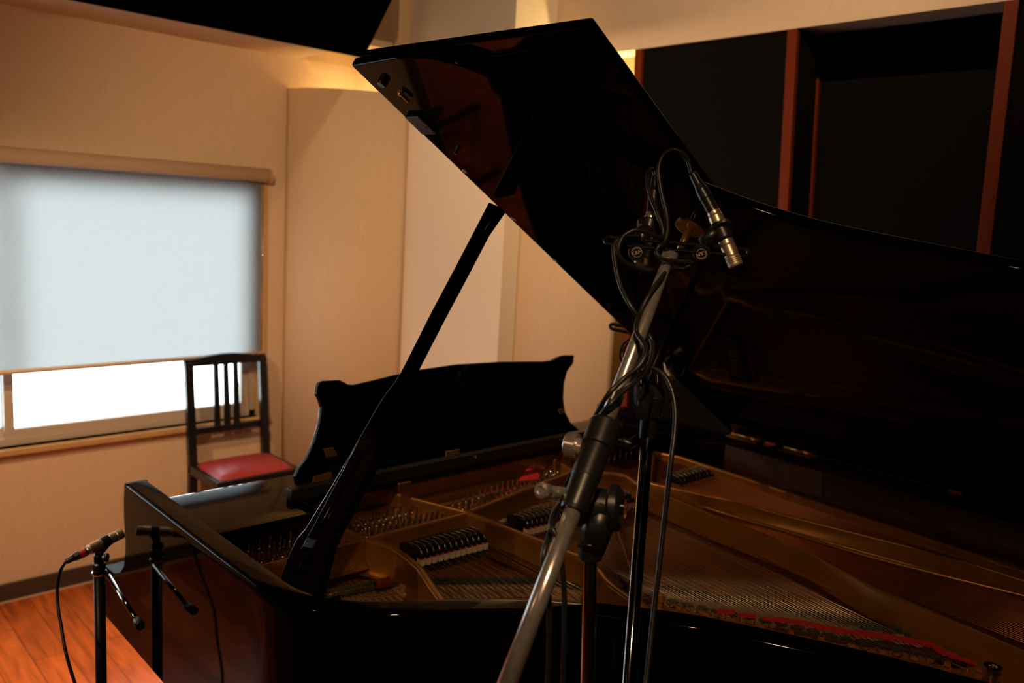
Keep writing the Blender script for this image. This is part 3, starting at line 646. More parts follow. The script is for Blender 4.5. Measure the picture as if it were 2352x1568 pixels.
# tuning pins -------------------------------------------------------------
pins = []
def pinrows(x0, x1, y0, n, rows, dy, dxr, rise=0.0, mx=None):
    for i in range(n):
        for r_ in range(rows):
            x = x0 + (x1 - x0) * i / (n - 1) + r_ * dxr; y = y0 + r_ * dy + rise * (i / (n - 1)) ** 2
            if x < (mx or 9): pins.append((x, y))
pinrows(.665, .90, 1.425, 11, 3, .028, .004); pinrows(.672, .86, 1.52, 9, 2, .026, .004)
pinrows(.975, 1.185, 1.425, 14, 3, .024, .006, mx=1.215); pinrows(.985, 1.17, 1.515, 11, 2, .024, .006, mx=1.2)
pinrows(1.26, 1.64, 1.440, 22, 3, .024, .006, .085, mx=1.66); pinrows(1.27, 1.60, 1.525, 16, 1, .024, .006, .05)
pinrows(1.76, 2.05, 1.555, 12, 2, .025, .006)
pn = MB()
def pin_mesh(mb, x, y, h=.040):
    mb.lathe((x, y, ZP - .004), (0, -.06, 1), [(0, .0034), (h * .55, .0034), (h * .6, .0031), (h, .0026), (h + .001, .0018)], 8)
pins.sort(key=lambda p: (Vector((p[0], p[1], .9)) - EYE).length + (0 if p[0] > .95 else 1.5))
base = MB(); pin_mesh(base, 0, 0); proto = None
for i, (x, y) in enumerate(pins[:100]):
    if proto is None:
        proto = link_mesh('tuning_pin', base, M['pin'], PN, origin=(0, 0, 0)); o = proto
    else:
        o = proto.copy(); COL.objects.link(o); o.parent = PN
    o.location = Vector((x, y, 0)) - ORG[PN]
rs_ = MB()
for x, y in pins[100:]: pin_mesh(rs_, x, y)
o = link_mesh('tuning_pins', rs_, M['pin'], PN); o['kind'] = 'stuff'
# string coils where strings meet the pins
cl = MB()
for x, y in pins: cl.tube([(x, y, ZP + .008), (x, y, ZP + .016)], .0046, 8)
link_mesh('string_coils', cl, M['steel'], PN)['kind'] = 'stuff'
# thin string ends from the pins to the capo bar
se = MB()
for x, y in pins: se.tube([(x, y, ZP + .012), (x + .0, yc - .004 if y - yc < .3 else y - .1, ZP + .008)], .0006, 5)
link_mesh('string_ends', se, M['steel'], PN)['kind'] = 'stuff'
# red temperament felt
link_mesh('red_felt', MB().prism([PZ(1190, 1107, .915), PZ(1213, 1074, .915), PZ(1240, 1092, .915), PZ(1236, 1104, .91)], (0, 0, .004)), M['redfelt'], PN)
link_mesh('red_felt', MB().prism([PZ(1128, 1152, .893), PZ(1160, 1134, .893), PZ(1190, 1118, .893), PZ(1186, 1126, .893), PZ(1150, 1146, .893)], (0, 0, .004)), M['redfelt'], PN)
# dampers -------------------------------------------------------------------
def damper(px_, py_, ang, proto=None, s=1.0):
    h = link_mesh('damper', MB().box((-.0052 * s, .005, .898), (.0052 * s, .066 * s, .916)).box((-.0052 * s, -.009, .9046), (.0052 * s, .006, .912)).box((-.0042 * s, .004, .916), (.0042 * s, .052 * s, .921)), M['satin'], PN, bevel=.0015, origin=(0, 0, 0))
    h.location = Vector((px_, py_, 0)) - ORG[PN]; h.rotation_euler = (0, 0, ang); ORG[h] = Vector((0, 0, 0))
    f_ = link_mesh('felt_pad', MB().prism([(-.0056 * s, -.012, .889), (.0056 * s, -.012, .889), (.0056 * s, .004, .889), (-.0056 * s, .004, .889)], (0, 0, .015)), M['whitefelt'], h, origin=(0, 0, 0), bevel=.0015)
    r_ = link_mesh('red_backing', MB().box((-.0056 * s, -.0118, .9036), (.0056 * s, .0035, .9044)), M['redfelt'], h, origin=(0, 0, 0))
    w_ = link_mesh('wire', MB().tube(spline([(.007 * s, .0, .905), (.0072 * s, .012, .919), (.004 * s, .028, .9235), (-.003 * s, .042, .9235), (-.006 * s, .058, .915), (-.006 * s, .062, .885)], 4), .0008, 6), M['steel'], h, origin=(0, 0, 0))
    for q_ in (f_, r_, w_): q_.location = (0, 0, 0)
    return h
def copy_damper(src, x, y, ang):
    h = src.copy(); COL.objects.link(h); h.parent = PN; h.location = Vector((x, y, 0)) - ORG[PN]; h.rotation_euler = (0, 0, ang)
    for c in src.children:
        k = c.copy(); COL.objects.link(k); k.parent = h
    return h
d0 = None
def drow(pa, pb, n, ang):
    global d0
    for i in range(n):
        p = Vector(pa).lerp(Vector(pb), i / (n - 1))
        if d0 is None: d0 = damper(p[0], p[1], ang)
        else: copy_damper(d0, p[0], p[1], ang)
pa, pb = PZ(964, 1292, .893), PZ(1109, 1254, .893); drow(pa, pb, 12, 0.0)
pa, pb = PZ(1208, 1222, .893), PZ(1449, 1160, .893); drow(pa, pb, 25, -.06)
pa, pb = PZ(1562, 1112, .905), PZ(1632, 1092, .905); drow(pa, pb, 9, -.15)
# dark action rail behind the dampers
link_mesh('action_rail', MB().box((.965, 1.372, .86), (1.215, 1.376, .885)).box((1.27, 1.36, .86), (1.62, 1.364, .885)), M['satin'], PN)
# music desk assembly --------------------------------------------------------------
SH = link_mesh('desk_shelf', MB().box((.852, 1.562, .974), (1.80, 1.586, 1.002)), M['greylac'], PN, bevel=.003)
p0 = Vector((1.3, 1.60, 1.0)); lean = math.radians(13); dn = Vector((0, -math.cos(lean), math.sin(lean))); dn = Vector((0, math.cos(lean), -math.sin(lean)))
dpx = [(735, 878), (741, 874), (781, 872), (790, 876), (800, 882), (814, 883), (870, 870), (905, 861), (960, 849), (1050, 836), (1150, 830), (1250, 829), (1272, 826), (1285, 818), (1296, 815), (1320, 815), (1318, 834), (1304, 853), (1297, 880), (1295, 915), (1299, 945), (1312, 970), (1335, 990), (1330, 1004), (700, 1118), (684, 1114), (681, 1094), (688, 1076), (706, 1054), (724, 1015), (737, 970), (741, 935), (736, 918), (729, 904), (731, 890)]
dv = [PP(u, v, p0, dn) for u, v in dpx]
DK = link_mesh('music_desk', MB().prism(dv, dn * .018), M['lacquer'], PN, bevel=.004, seg=3)
def dp(u, v, o=.0): return PP(u, v, p0 - dn * (.002 + o), dn)
def plate4(c4, th, m, nm, par, bev=.0008): return link_mesh(nm, MB().prism(c4, dn * th), m, par, bevel=bev)
plate4([dp(743, 1030, .012), dp(767, 1027, .012), dp(776, 1046, .012), dp(751, 1051, .012)], .003, M['brass'], 'brass_bracket', DK)
plate4([dp(751, 1051, .008), dp(776, 1046, .008), dp(800, 1110, .008), dp(775, 1112, .008)], .006, M['satin'], 'support_arm', DK)
plate4([dp(720, 1094), dp(762, 1083), dp(764, 1098), dp(718, 1110)], .003, M['brass'], 'hinge', DK)
plate4([dp(1025, 1036), dp(1055, 1031), dp(1056, 1044), dp(1024, 1050)], .003, M['brass'], 'hinge', DK)
plate4([dp(1283, 940), dp(1293, 938), dp(1297, 948), dp(1286, 951)], .003, M['brass'], 'brass_bracket', DK)
link_mesh('knob', MB().lathe(PP(1089, 1048, Vector((1.3, 1.562, 1)), Vector((0, 1, 0))), (0, -1, 0), [(0, .004), (.006, .004), (.008, .002)]), M['chrome'], SH)
# flat side panels of the desk with rolled front edge
def side_panel(x0, x1, y0, y1):
    zt_ = .976; pf = [(y0, zt_ - .016), (y0, zt_ - .001), (y0 + .006, zt_), (y1 - .09, zt_)] + [(y1 - .09 + .09 * math.sin(a), zt_ - .045 + .045 * math.cos(a)) for a in [math.pi / 2 * k / 8 for k in range(1, 9)]] + [(y1 - .02, zt_ - .045), (y1 - .06, zt_ - .03)]
    o = link_mesh('side_panel', MB().prism([(x0, y, z) for y, z in pf], (x1 - x0, 0, 0), smooth=True), M['lacquer'], PN); es = o.modifiers.new('split', 'EDGE_SPLIT'); es.split_angle = math.radians(30)
side_panel(X0 + TH + .003, .872, 1.478, 1.790); side_panel(1.80, X1 - TH - .003, 1.478, 1.790)
link_mesh('desk_rail', MB().box((.873, 1.60, .94), (1.799, 1.74, .972)), M['lacquer'], PN, bevel=.004)
link_mesh('desk_slide', MB().box((.873, 1.48, .945), (.885, 1.60, .968)), M['satin'], PN, bevel=.002)
# lid --------------------------------------------------------------------------
TL = math.radians(31.14)
def LP(s, y, off=0.0): return Vector((2.16 - s * math.cos(TL), y, 1.004 + s * math.sin(TL))) + Vector((math.sin(TL), 0, math.cos(TL))) * off
le = [(1.617, 1.25), (1.618, 1.12), (1.606, 1.048), (1.58, .995), (1.546, .955), (1.471, .905), (1.40, .862), (1.331, .812), (1.254, .721), (1.200, .637), (1.164, .55), (1.118, .394), (1.09, .30), (1.0, .08), (.90, -.17), (.79, -.42), (.68, -.66), (.52, -.87), (.36, -.95), (.20, -.975), (.06, -.93)]
lsp = [(p[0], p[1]) for p in spline([(a, b, 0) for a, b in le[1:]], 6)]
lid_poly = [(1.617, 1.252)] + lsp + [(0.0, -.85), (0.0, 1.31)]
NV = Vector((math.sin(TL), 0, math.cos(TL)))
LID = link_mesh('lid', MB().prism([LP(s, y) for s, y in lid_poly], NV * .018, smooth=True), M['lacquer'], PN, bevel=.005, seg=3)
fl0, fl1 = 1.243, .750
FLP = link_mesh('folded_lid_flap', MB().prism([LP(1.613, fl0, .021), LP(1.598, fl1 - .005, .021), LP(.0, fl1 + .03, .022), LP(.0, fl0 + .04, .022)], NV * .016), M['lacquer'], LID, bevel=.005, seg=3)
link_mesh('flap_moulding', MB().prism([LP(1.575, fl0 - .045, .0215), LP(1.575, fl1 + .05, .0215), LP(.04, fl1 + .08, .0215), LP(.04, fl0 - .01, .0215)], NV * -.003), M['lacquer'], FLP, bevel=.003)
link_mesh('flap_hinge', MB().box((0, 0, 0), (0, 0, 0)) if False else MB().tube([LP(1.58, 1.262, .021), LP(.02, 1.305, .021)], .0042, 8), M['lacquer'], LID)
def disc(s, y, r, h, m, nm, par=LID): return link_mesh(nm, MB().lathe(LP(s, y, 0), -NV, [(-.001, r), (h * .7, r), (h, r * .8)]), m, par)
disc(1.574, 1.207, .0085, .010, M['rubber'], 'rubber_bumper')
p = LP(1.52, 1.188)
link_mesh('lid_hook', MB().lathe(LP(1.545, 1.19), -NV, [(0, .0045), (.006, .0045), (.009, .003)], 12).obox(LP(1.535, 1.187, -.006), Vector((-math.cos(TL), 0, math.sin(TL))) * .010, (0, .002, 0), NV * .003), M['brass'], LID, bevel=.001)
lat = MB()
lat.prism([LP(1.49, 1.240, -.001), LP(1.49, 1.200, -.001), LP(1.44, 1.200, -.001), LP(1.44, 1.243, -.001)], -NV * .007)
link_mesh('prop_socket', lat, M['satin'], LID, bevel=.002)
for s_, y_ in ((1.46, 1.21), (1.385, 1.205)): disc(s_, y_, .003, .009, M['chrome'], 'screw')
for u, v in ((1068, 393), (1180, 502), (1275, 597)):
    n_ = NV; q_ = PP(u, v, LP(0, 0), n_); s_ = (2.16 - q_[0]) / math.cos(TL); disc(s_, q_[1], .006, .0015, M['nickel'], 'screw')
q_ = PP(1585, 522, LP(0, 0), NV); s_ = (2.16 - q_[0]) / math.cos(TL)
lk = link_mesh('lid_lock_plate', MB().lathe(LP(s_, q_[1]), -NV, [(-.001, .026), (.003, .026), (.004, .022)]), M['brass'], LID)
link_mesh('lock_stem', MB().tube([LP(s_, q_[1], -.004), LP(s_, q_[1], -.045)], .006, 10), M['brass'], lk)
for yh in (1.26, 1.09, .2, -.6):
    link_mesh('lid_hinge', MB().tube([(2.163, yh - .05, 1.003), (2.163, yh + .05, 1.003)], .006, 10).box((2.125, yh - .05, 1.0), (2.16, yh + .05, 1.002)), M['brass'], LID)
# prop stick -----------------------------------------------------------------------
base_ = Vector((.645, 1.15, .955)); tip_ = LP(1.222, 1.235, -.002); ad = (tip_ - base_).normalized()
wv = Vector((0, 1, 0)); wv = (wv - ad * wv.dot(ad)).normalized(); pnn = ad.cross(wv).normalized()
if pnn.dot(EYE - base_) < 0: pnn = -pnn
def pp(u, v, o=0.0): return PP(u, v, base_ + pnn * o, pnn)
opx = [(1122, 462), (1087, 530), (1040, 620), (992, 710), (944, 805), (918, 855), (905, 877), (886, 900), (868, 928), (800, 1046), (762, 1112), (700, 1213), (680, 1236), (668, 1260), (652, 1296), (644, 1322), (648, 1372), (690, 1400), (724, 1385), (738, 1325), (752, 1272), (762, 1238), (782, 1200), (840, 1095), (880, 1010), (912, 930), (918, 905), (928, 880), (960, 818), (1010, 722), (1062, 625), (1112, 530), (1150, 475)]
PR = link_mesh('prop_stick', MB().prism([pp(u, v, .008) for u, v in opx], -pnn * .019), M['lacquer'], PN, bevel=.004, seg=3)
link_mesh('half_stick', MB().prism([pp(u, v, .0125) for u, v in ((822, 1012), (846, 1016), (700, 1266), (688, 1262), (716, 1212))], -pnn * .010), M['lacquer'], PR, bevel=.0025)
link_mesh('stick_catch', MB().prism([pp(u, v, .0145) for u, v in ((706, 1234), (727, 1238), (716, 1260), (694, 1255))], -pnn * .010), M['satin'], PR, bevel=.002)
link_mesh('pivot', MB().tube([(.634, 1.17, .945), (.73, 1.17, .945)], .008, 12), M['satin'], PR)
gr = MB()
for k in range(4):
    a = pp(700 + k * 8 - 8, 1275, .0095); b = pp(672 + k * 9, 1322, .0095); gr.tube([a, b], .0016, 6)
link_mesh('rib', gr, M['lacquer'], PR)

# ================================================================== MICROPHONES AND STANDS
def ortho(a):
    a = a.normalized(); r = a.cross(Vector((0, 0, 1)))
    if r.length < 1e-3: r = Vector((1, 0, 0))
    r.normalize(); return r, a.cross(r)
def tripod(t, p, rleg=.30, z=.10, m=None, rot=0.3):
    m = m or M['satin']
    link_mesh('leg_hub', MB().lathe((p[0], p[1], z), (0, 0, 1), [(0, .02), (.10, .02), (.11, .014)]), m, t)
    for k in range(3):
        a = rot + k * 2.0944; e = Vector((p[0] + rleg * math.cos(a), p[1] + rleg * math.sin(a), .012))
        l = link_mesh('leg', MB().tube([(p[0], p[1], z + .03), e + Vector((0, 0, .004))], .008, 10), m, t)
        link_mesh('rubber_foot', MB().lathe(e - Vector((0, 0, .012)), (0, 0, 1), [(0, .013), (.03, .011)]), M['rubber'], l)
def mic(name, tip, rear, r, label, rings=True):
    t = thing(name, label, 'microphone', (tip + rear) / 2)
    a = (tip - rear); L = a.length
    link_mesh('body', MB().lathe(rear, a, [(0, r * .9), (.003, r), (L * .58, r), (L * .60, r * .96), (L * .62, r), (L * .80, r), (L * .81, r * .93), (L * .83, r)], 28), M['nickel'], t)
    link_mesh('grille', MB().lathe(rear, a, [(L * .83, r), (L * .97, r), (L, r * .93), (L, 0)], 28), M['grille'], t)
    rg = MB()
    for k in range(3): rg.lathe(rear, a, [(L * (.855 + .035 * k), r * 1.005), (L * (.865 + .035 * k), r * 1.005)], 28)
    link_mesh('slot_ring', rg, M['satin'], t)
    return t
# --- stand A: chrome boom stand in front
tA = thing('boom_stand', 'chrome boom microphone stand, nearest the camera, its thick boom crossing the picture', 'microphone stand', (.78, .655, 0))
bA0, bA1 = PA(1150, 1610, .82), PA(1540, 582, 1.35)
cA_ = PA(1343, 1085, 1.05); adA = (bA1 - bA0).normalized()
# closest point on boom to the clamp pixel
tt = (cA_ - bA0).dot(adA); cA_ = bA0 + adA * tt
mid = bA0 + adA * (tt + .13)
pA = PA(1356, 1268, 1.075); pAb = Vector((pA[0] + .0, pA[1], 0.12)); pAt = PA(1380, 1130, 1.085)
# slight lean like the photograph
lean_ = PA(1349, 1568, 1.055) - pA; lean_ *= (pA[2] - .12) / -lean_[2]; pAb = pA + lean_
link_mesh('pole', MB().tube([pAb, pA, pA + Vector((0, 0, .02))], .0086, 24), M['chrome'], tA)
link_mesh('boom', MB().tube([bA0, cA_], .0100, 24, rs=[.0100, .0094]), M['tube'], tA)
link_mesh('boom_extension', MB().tube([cA_, bA1 - adA * .10, bA1 - adA * .03, bA1], .0094, 24, rs=[.0094, .0086, .0074, .0056]), M['tube'], tA)
link_mesh('counterweight', MB().tube([bA0 - adA * .10, bA0], .02, 20), M['rubber'], tA)
# clamp sleeve
sl0 = PA(1300, 1188, 1.02); s0 = (sl0 - bA0).dot(adA); sl1 = PA(1400, 985, 1.1); s1_ = (sl1 - bA0).dot(adA)
SL = s1_ - s0; C0 = bA0 + adA * s0
CL = link_mesh('clamp_sleeve', MB().lathe(C0, adA, [(0, .0140), (.004, .0150), (SL * .35, .0165), (SL * .36, .0170), (SL * .70, .0168), (SL * .71, .0195), (SL * .97, .0200), (SL, .018), (SL, .011)], 32), M['blackplastic'], tA)
rr, bb = ortho(adA)
kL = PA(1314, 1022, 1.075); kc = bA0 + adA * (kL - bA0).dot(adA); kd = (kL - kc).normalized()
link_mesh('knurled_knob', MB().lathe(kc + kd * .016, kd, [(0, .010), (.007, .010), (.0075, .0145), (.020, .0145), (.022, .012)], 36), M['tube'], CL)
# swivel joint under the sleeve
jc = PA(1388, 1165, 1.085)
jn = (EYE - jc).normalized(); jx = cr.copy()
jax = (jx * .95 - cf * .3).normalized()
link_mesh('swivel', MB().lathe(jc - jax * .035, jax, [(0, .020), (.006, .024), (.022, .024), (.040, .022), (.044, .028), (.052, .027), (.056, .022)], 32), M['blackplastic'], tA)
link_mesh('swivel_ring', MB().lathe(jc + jax * .021, jax, [(0, .012), (.004, .011), (.004, .006)], 24), M['chrome'], tA)
link_mesh('swivel_body', MB().tube([pA + Vector((0, 0, .002)), jc + Vector((0, 0, .005))], .02, 24, rs=[.0165, .021]), M['blackplastic'], tA)
link_mesh('pole_nut', MB().lathe(pA + Vector((0, 0, -.008)), (0, 0, 1), [(0, .0125), (.002, .0145), (.022, .0145), (.024, .013)], 20), M['blackplastic'], tA)
ha = PA(1310, 1133, 1.07); hb = PA(1252, 1127, .99)
hv = link_mesh('t_handle', MB().tube([jc, ha, hb], .0065, 16, rs=[.0065, .0062, .0068]), M['tube'], tA)
link_mesh('handle_cap', MB().lathe(hb - (hb - ha).normalized() * .004, hb - ha, [(0, .0085), (.010, .0095), (.013, .0088), (.014, .005), (.012, .0045), (.012, 0)], 20), M['tube'], hv)
tripod(tA, pAb, .30, .10, rot=.2)
# stereo bar A
ba, bb_ = PA(1385, 551, 1.34), PA(1724, 582, 1.34); bd = (bb_ - ba).normalized()
tc_ = PA(1547, 560, 1.35)
bn = (Vector((0, 0, 1)) * .75 + (EYE - tc_).normalized() * .66).normalized(); bn = (bn - bd * bn.dot(bd)).normalized(); bw = bn.cross(bd).normalized()
def slotted(ba, bb_, bd, bw, bn, hw=.0095, th=.0045, rin=.0048):
    mb = MB(); L = (bb_ - ba).length; nseg = 10
    def loop(h, r): # stadium outline
        pts = []
        for k in range(nseg + 1): a = -math.pi / 2 + math.pi * k / nseg; pts.append(bb_ - bd * h + bd * math.cos(a) * r + bw * math.sin(a) * r)
        for k in range(nseg + 1): a = math.pi / 2 + math.pi * k / nseg; pts.append(ba + bd * h + bd * math.cos(a) * r + bw * math.sin(a) * r)
        return pts
    o_ = loop(hw, hw); i_ = loop(hw, rin); n = len(o_); v = []
    for q in (o_, i_):
        v += [p + bn * th / 2 for p in q] + [p - bn * th / 2 for p in q]
    f = []
    for k in range(n):
        j = (k + 1) % n
        f += [(k, j, n + j, n + k), (2 * n + k, 3 * n + k, 3 * n + j, 2 * n + j), (k, 2 * n + k, 2 * n + j, j), (n + k, n + j, 3 * n + j, 3 * n + k)]
    return mb.add(v, f)
SB = link_mesh('stereo_bar', slotted(ba, bb_, bd, bw, bn), M['satin'], tA, bevel=.001)
link_mesh('thread_collar', MB().lathe(bA1 - adA * .014, adA, [(0, .0085), (.002, .0112), (.012, .0112), (.014, .0095)], 40), M['tube'], SB)
def knob(u, v, d, tilt, flip):
    c = PA(u, v, d); ax = ((EYE - c).normalized() * .95 + Vector((0, 0, -1)) * .25).normalized()
    k = link_mesh('bar_knob', MB().lathe(c - ax * .010, ax, [(-.010, .007), (0, .007), (0, .0112), (.008, .0118), (.010, .0112), (.010, 0)], 32), M['blackplastic'], SB)
    r_, _ = ortho(ax); up_ = ax.cross(r_); up_ = -cdn - ax * (-cdn).dot(ax); up_.normalize(); rt = up_.cross(ax)
    mt = Matrix((rt, up_, ax)).transposed().to_4x4(); mt.translation = c + ax * .0003
    cv = bpy.data.curves.new('lettering', 'FONT'); cv.body = 'K&M'; cv.size = .0072; cv.extrude = .0002; cv.align_x = 'CENTER'; cv.align_y = 'CENTER'; cv.resolution_u = 2
    tmp = bpy.data.objects.new('lettering', cv); COL.objects.link(tmp); bpy.context.view_layer.update()
    me = bpy.data.meshes.new_from_object(tmp); bpy.data.objects.remove(tmp)
    mt = mt @ Matrix.Rotation(tilt, 4, 'Z')
    me.transform(Matrix.Translation(-ORG[k]) @ mt); me.materials.clear(); me.materials.append(M['white'])
    o = bpy.data.objects.new('lettering', me); COL.objects.link(o); o.parent = k; ORG[o] = ORG[k]
    arcs = MB(); T = mt
    for a0, a1 in ((.45, 2.7), (3.6, 5.8)):
        for r0 in (.0062, .0075) if a0 < 1 else (.0062,):
            arcs.tube([T @ Vector((math.cos(a) * r0, math.sin(a) * r0, 0)) for a in [a0 + (a1 - a0) * i / 12 for i in range(13)]], .00028, 5)
    link_mesh('emblem_ring', arcs, M['white'], k)
knob(1463, 580, 1.325, math.radians(14), False)
knob(1611, 582, 1.325, math.radians(196), True)
# microphones of the front pair with clips
mr_rear, mr_tip = PA(1642, 492, 1.355), PA(1691, 611, 1.33)
ml_rear, ml_tip = PA(1497, 494, 1.40), PA(1471, 607, 1.385)
mic('condenser_microphone', mr_tip, mr_rear, .0100, 'silver pencil microphone hanging from the right end of the front slotted bar')
mic('condenser_microphone', ml_tip, ml_rear, .0095, 'silver pencil microphone hanging behind the left end of the front slotted bar')
def clip(a, t0, t1, r, par, foot):
    d_ = (a[1] - a[0]); c = MB().lathe(a[0] + d_ * t0, d_, [(0, r * 1.12), (.003, r * 1.32), ((t1 - t0) * d_.length - .003, r * 1.32), ((t1 - t0) * d_.length, r * 1.12)], 24)
    o = link_mesh('microphone_clip', c, M['blackplastic'], par)
    m_ = a[0] + d_ * ((t0 + t1) / 2)
    link_mesh('clip_joint', MB().tube([m_, (m_ + foot) / 2 + Vector((0, 0, .004)), foot], .009, 14, rs=[.008, .011, .009]), M['blackplastic'], o)
    return o
c1 = clip((mr_rear, mr_tip), .16, .50, .0100, SB, PA(1614, 560, 1.345))
link_mesh('clip_cap', MB().lathe(PA(1662, 520, 1.338) , (PA(1670, 545, 1.30) - PA(1662, 520, 1.338)), [(0, .0125), (.004, .0145), (.007, .0125)], 24), M['blackplastic'], c1)
c2 = clip((ml_rear, ml_tip), .08, .42, .0095, SB, PA(1466, 560, 1.352))
link_mesh('clip_cap', MB().lathe(PA(1482, 520, 1.40), cr * -1, [(0, .0105), (.006, .012), (.010, .010)], 24), M['blackplastic'], c2)

# --- cables ---
def cable(name, pts, r, label, conn=None, group=None, red=False, drop=False):
    pts = [Vector(p) for p in pts]
    if drop:
        e = pts[-1]; d0 = Vector((e[0] - pts[-2][0], e[1] - pts[-2][1], 0)) * .3
        pts += [Vector((e[0] + d0[0], e[1] + d0[1], e[2] * .5)), Vector((e[0] + d0[0] * 1.3, e[1] + d0[1] * 1.3, .06)), Vector((e[0] - .03, e[1] - .05, r + .001)), Vector((e[0] - .16, e[1] - .16, r + .001)), Vector((e[0] - .3, e[1] - .1, r + .001)), Vector((e[0] - .42, e[1] - .24, r + .001))]
    sp = spline(pts, 8)
    t = thing(name, label, 'cable', sp[len(sp) // 2], group)
    link_mesh('cord', MB().tube(sp, r, 12), M['rubber'], t)
    if conn:
        a, b = conn; d = b - a; L = d.length
        link_mesh('connector', MB().lathe(a, d, [(0, r * 1.2), (L * .03, r * 1.8), (L * .30, r * 2.1), (L * .42, r * 2.7), (L * .62, r * 2.85), (L * .66, r * 2.7), (L, r * 2.8)], 24), M['blackplastic'], t)
        rg = MB()
        if red: rg.lathe(a, d, [(L * .64, r * 2.8), (L * .65, r * 3.05), (L * .88, r * 3.05), (L * .89, r * 2.8)], 24)
        else:
            for k in range(3): rg.lathe(a, d, [(L * (.62 + .04 * k), r * 2.9), (L * (.635 + .04 * k), r * 2.9)], 24)
        link_mesh('grip_ring', rg, M['redplastic'] if red else M['rubber'], t)
        link_mesh('metal_collar', MB().lathe(b - d * .03, d, [(0, r * 2.9), (L * .06, r * 3.0), (L * .08, r * 2.9)], 24), M['nickel'], t)
    return t
def pd3(l): return [PD(u, v, d) for u, v, d in l]
def pa3(l): return [PA(u, v, d) for u, v, d in l]
cable('microphone_cable', pa3([(1588, 398, 1.375), (1580, 370, 1.375), (1563, 349, 1.37), (1543, 344, 1.37), (1522, 358, 1.365), (1513, 390, 1.36), (1519, 440, 1.35), (1531, 490, 1.335), (1533, 530, 1.32), (1526, 556, 1.31), (1514, 565, 1.30), (1508, 580, 1.30), (1522, 595, 1.30), (1560, 601, 1.32), (1590, 605, 1.34), (1570, 618, 1.38), (1535, 620, 1.33), (1518, 640, 1.27), (1492, 675, 1.24), (1470, 720, 1.22), (1462, 760, 1.17), (1484, 800, 1.10), (1470, 838, 1.08), (1432, 870, 1.08), (1398, 905, 1.07), (1372, 945, 1.10), (1350, 995, 1.17), (1328, 1060, 1.18), (1296, 1125, 1.14), (1278, 1182, 1.03), (1260, 1232, .975), (1249, 1270, .95), (1250, 1310, .945), (1259, 1350, .945), (1262, 1420, .945), (1258, 1568, .95), (1240, 1750, .96)]),
      .0031, 'black cable looping up out of the front right microphone and hanging left of the boom', conn=(PA(1590, 396, 1.375), PA(1640, 488, 1.357)), drop=True)
cable('microphone_cable', pa3([(1506, 405, 1.42), (1500, 390, 1.42), (1491, 390, 1.40), (1487, 412, 1.38), (1494, 450, 1.36), (1510, 490, 1.335), (1522, 525, 1.32), (1519, 545, 1.31), (1490, 536, 1.29), (1460, 528, 1.28), (1430, 545, 1.28), (1420, 580, 1.28), (1440, 605, 1.29), (1475, 617, 1.31), (1500, 620, 1.33)]),
      .0030, 'black cable curled in a loop beside the front left microphone', conn=(PA(1506, 402, 1.42), PA(1498, 492, 1.405)))
cable('microphone_cable', pa3([(1470, 540, 1.33), (1430, 548, 1.31), (1411, 562, 1.30), (1414, 610, 1.28), (1425, 655, 1.26), (1444, 695, 1.235), (1462, 722, 1.23), (1480, 752, 1.24), (1499, 790, 1.23), (1492, 836, 1.15), (1466, 870, 1.105), (1430, 900, 1.08), (1395, 935, 1.065), (1362, 975, 1.12), (1342, 1010, 1.20), (1334, 1080, 1.20), (1304, 1140, 1.14), (1276, 1168, 1.03), (1266, 1205, .965), (1282, 1240, .95), (1290, 1290, .945), (1296, 1360, .945), (1297, 1450, .945), (1293, 1568, .95), (1290, 1750, .96)]),
      .0031, 'black cable wound down around the chrome boom and hanging over its lower tube', drop=True)
cable('microphone_cable', pd3([(1490, 790, 1.20), (1500, 770, 1.25), (1497, 810, 1.19), (1470, 850, 1.13), (1490, 842, 1.13), (1520, 856, 1.12), (1541, 890, 1.11), (1551, 940, 1.10), (1549, 1000, 1.09), (1541, 1060, 1.08), (1533, 1130, 1.075), (1523, 1220, 1.07), (1513, 1310, 1.06), (1502, 1400, 1.05), (1484, 1568, 1.02), (1470, 1700, 1.0)]),
      .0036, 'black cable arching over the second stand and hanging down its right side', drop=True)

# --- stand B: second chrome pole
tB = thing('boom_stand', 'slim chrome boom microphone stand behind the thick boom, with hanging cable at its side', 'microphone stand', (.91, .68, 0))
pB = PD(1487, 1000, 1.16); pBb = Vector((pB[0], pB[1], .12)); lean_ = PD(1443, 1568, 1.13) - pB; lean_ *= (pB[2] - .12) / -lean_[2]; pBb = pB + lean_
link_mesh('pole', MB().tube([pBb, pB + Vector((0, 0, .01))], .0087, 24), M['chrome'], tB)
jB = PD(1492, 905, 1.17)
link_mesh('pole_sleeve', MB().lathe(pB + Vector((0, 0, -.004)), (0, 0, 1), [(0, .0115), (.03, .012), (.034, .017), (.06, .018)], 24), M['blackplastic'], tB)
link_mesh('swivel', MB().lathe(jB - cr * .02, cr, [(0, .014), (.004, .019), (.034, .019), (.038, .015)], 28), M['blackplastic'], tB)
link_mesh('swivel_body', MB().tube([pB + Vector((0, 0, .03)), jB], .016, 20), M['blackplastic'], tB)
kB = link_mesh('clamp_fork', MB().tube([PD(1478, 868, 1.16), PD(1474, 960, 1.15)], .004, 10).tube([PD(1514, 860, 1.16), PD(1516, 960, 1.15)], .003, 10), M['chrome'], tB)
b2 = PD(1532, 778, 2.15); b0 = PD(1474, 950, .98); adB = (b2 - b0).normalized()
link_mesh('boom', MB().tube([b0, b2], .0078, 20), M['satin'], tB)
link_mesh('boom_grip', MB().tube([jB - adB * .03, jB + adB * .05], .0150, 24), M['blackplastic'], tB)
link_mesh('t_handle', MB().tube([PD(1419, 862, 1.17), PD(1415, 930, 1.17), PD(1413, 1000, 1.17)], .0033, 12), M['chrome'], tB)
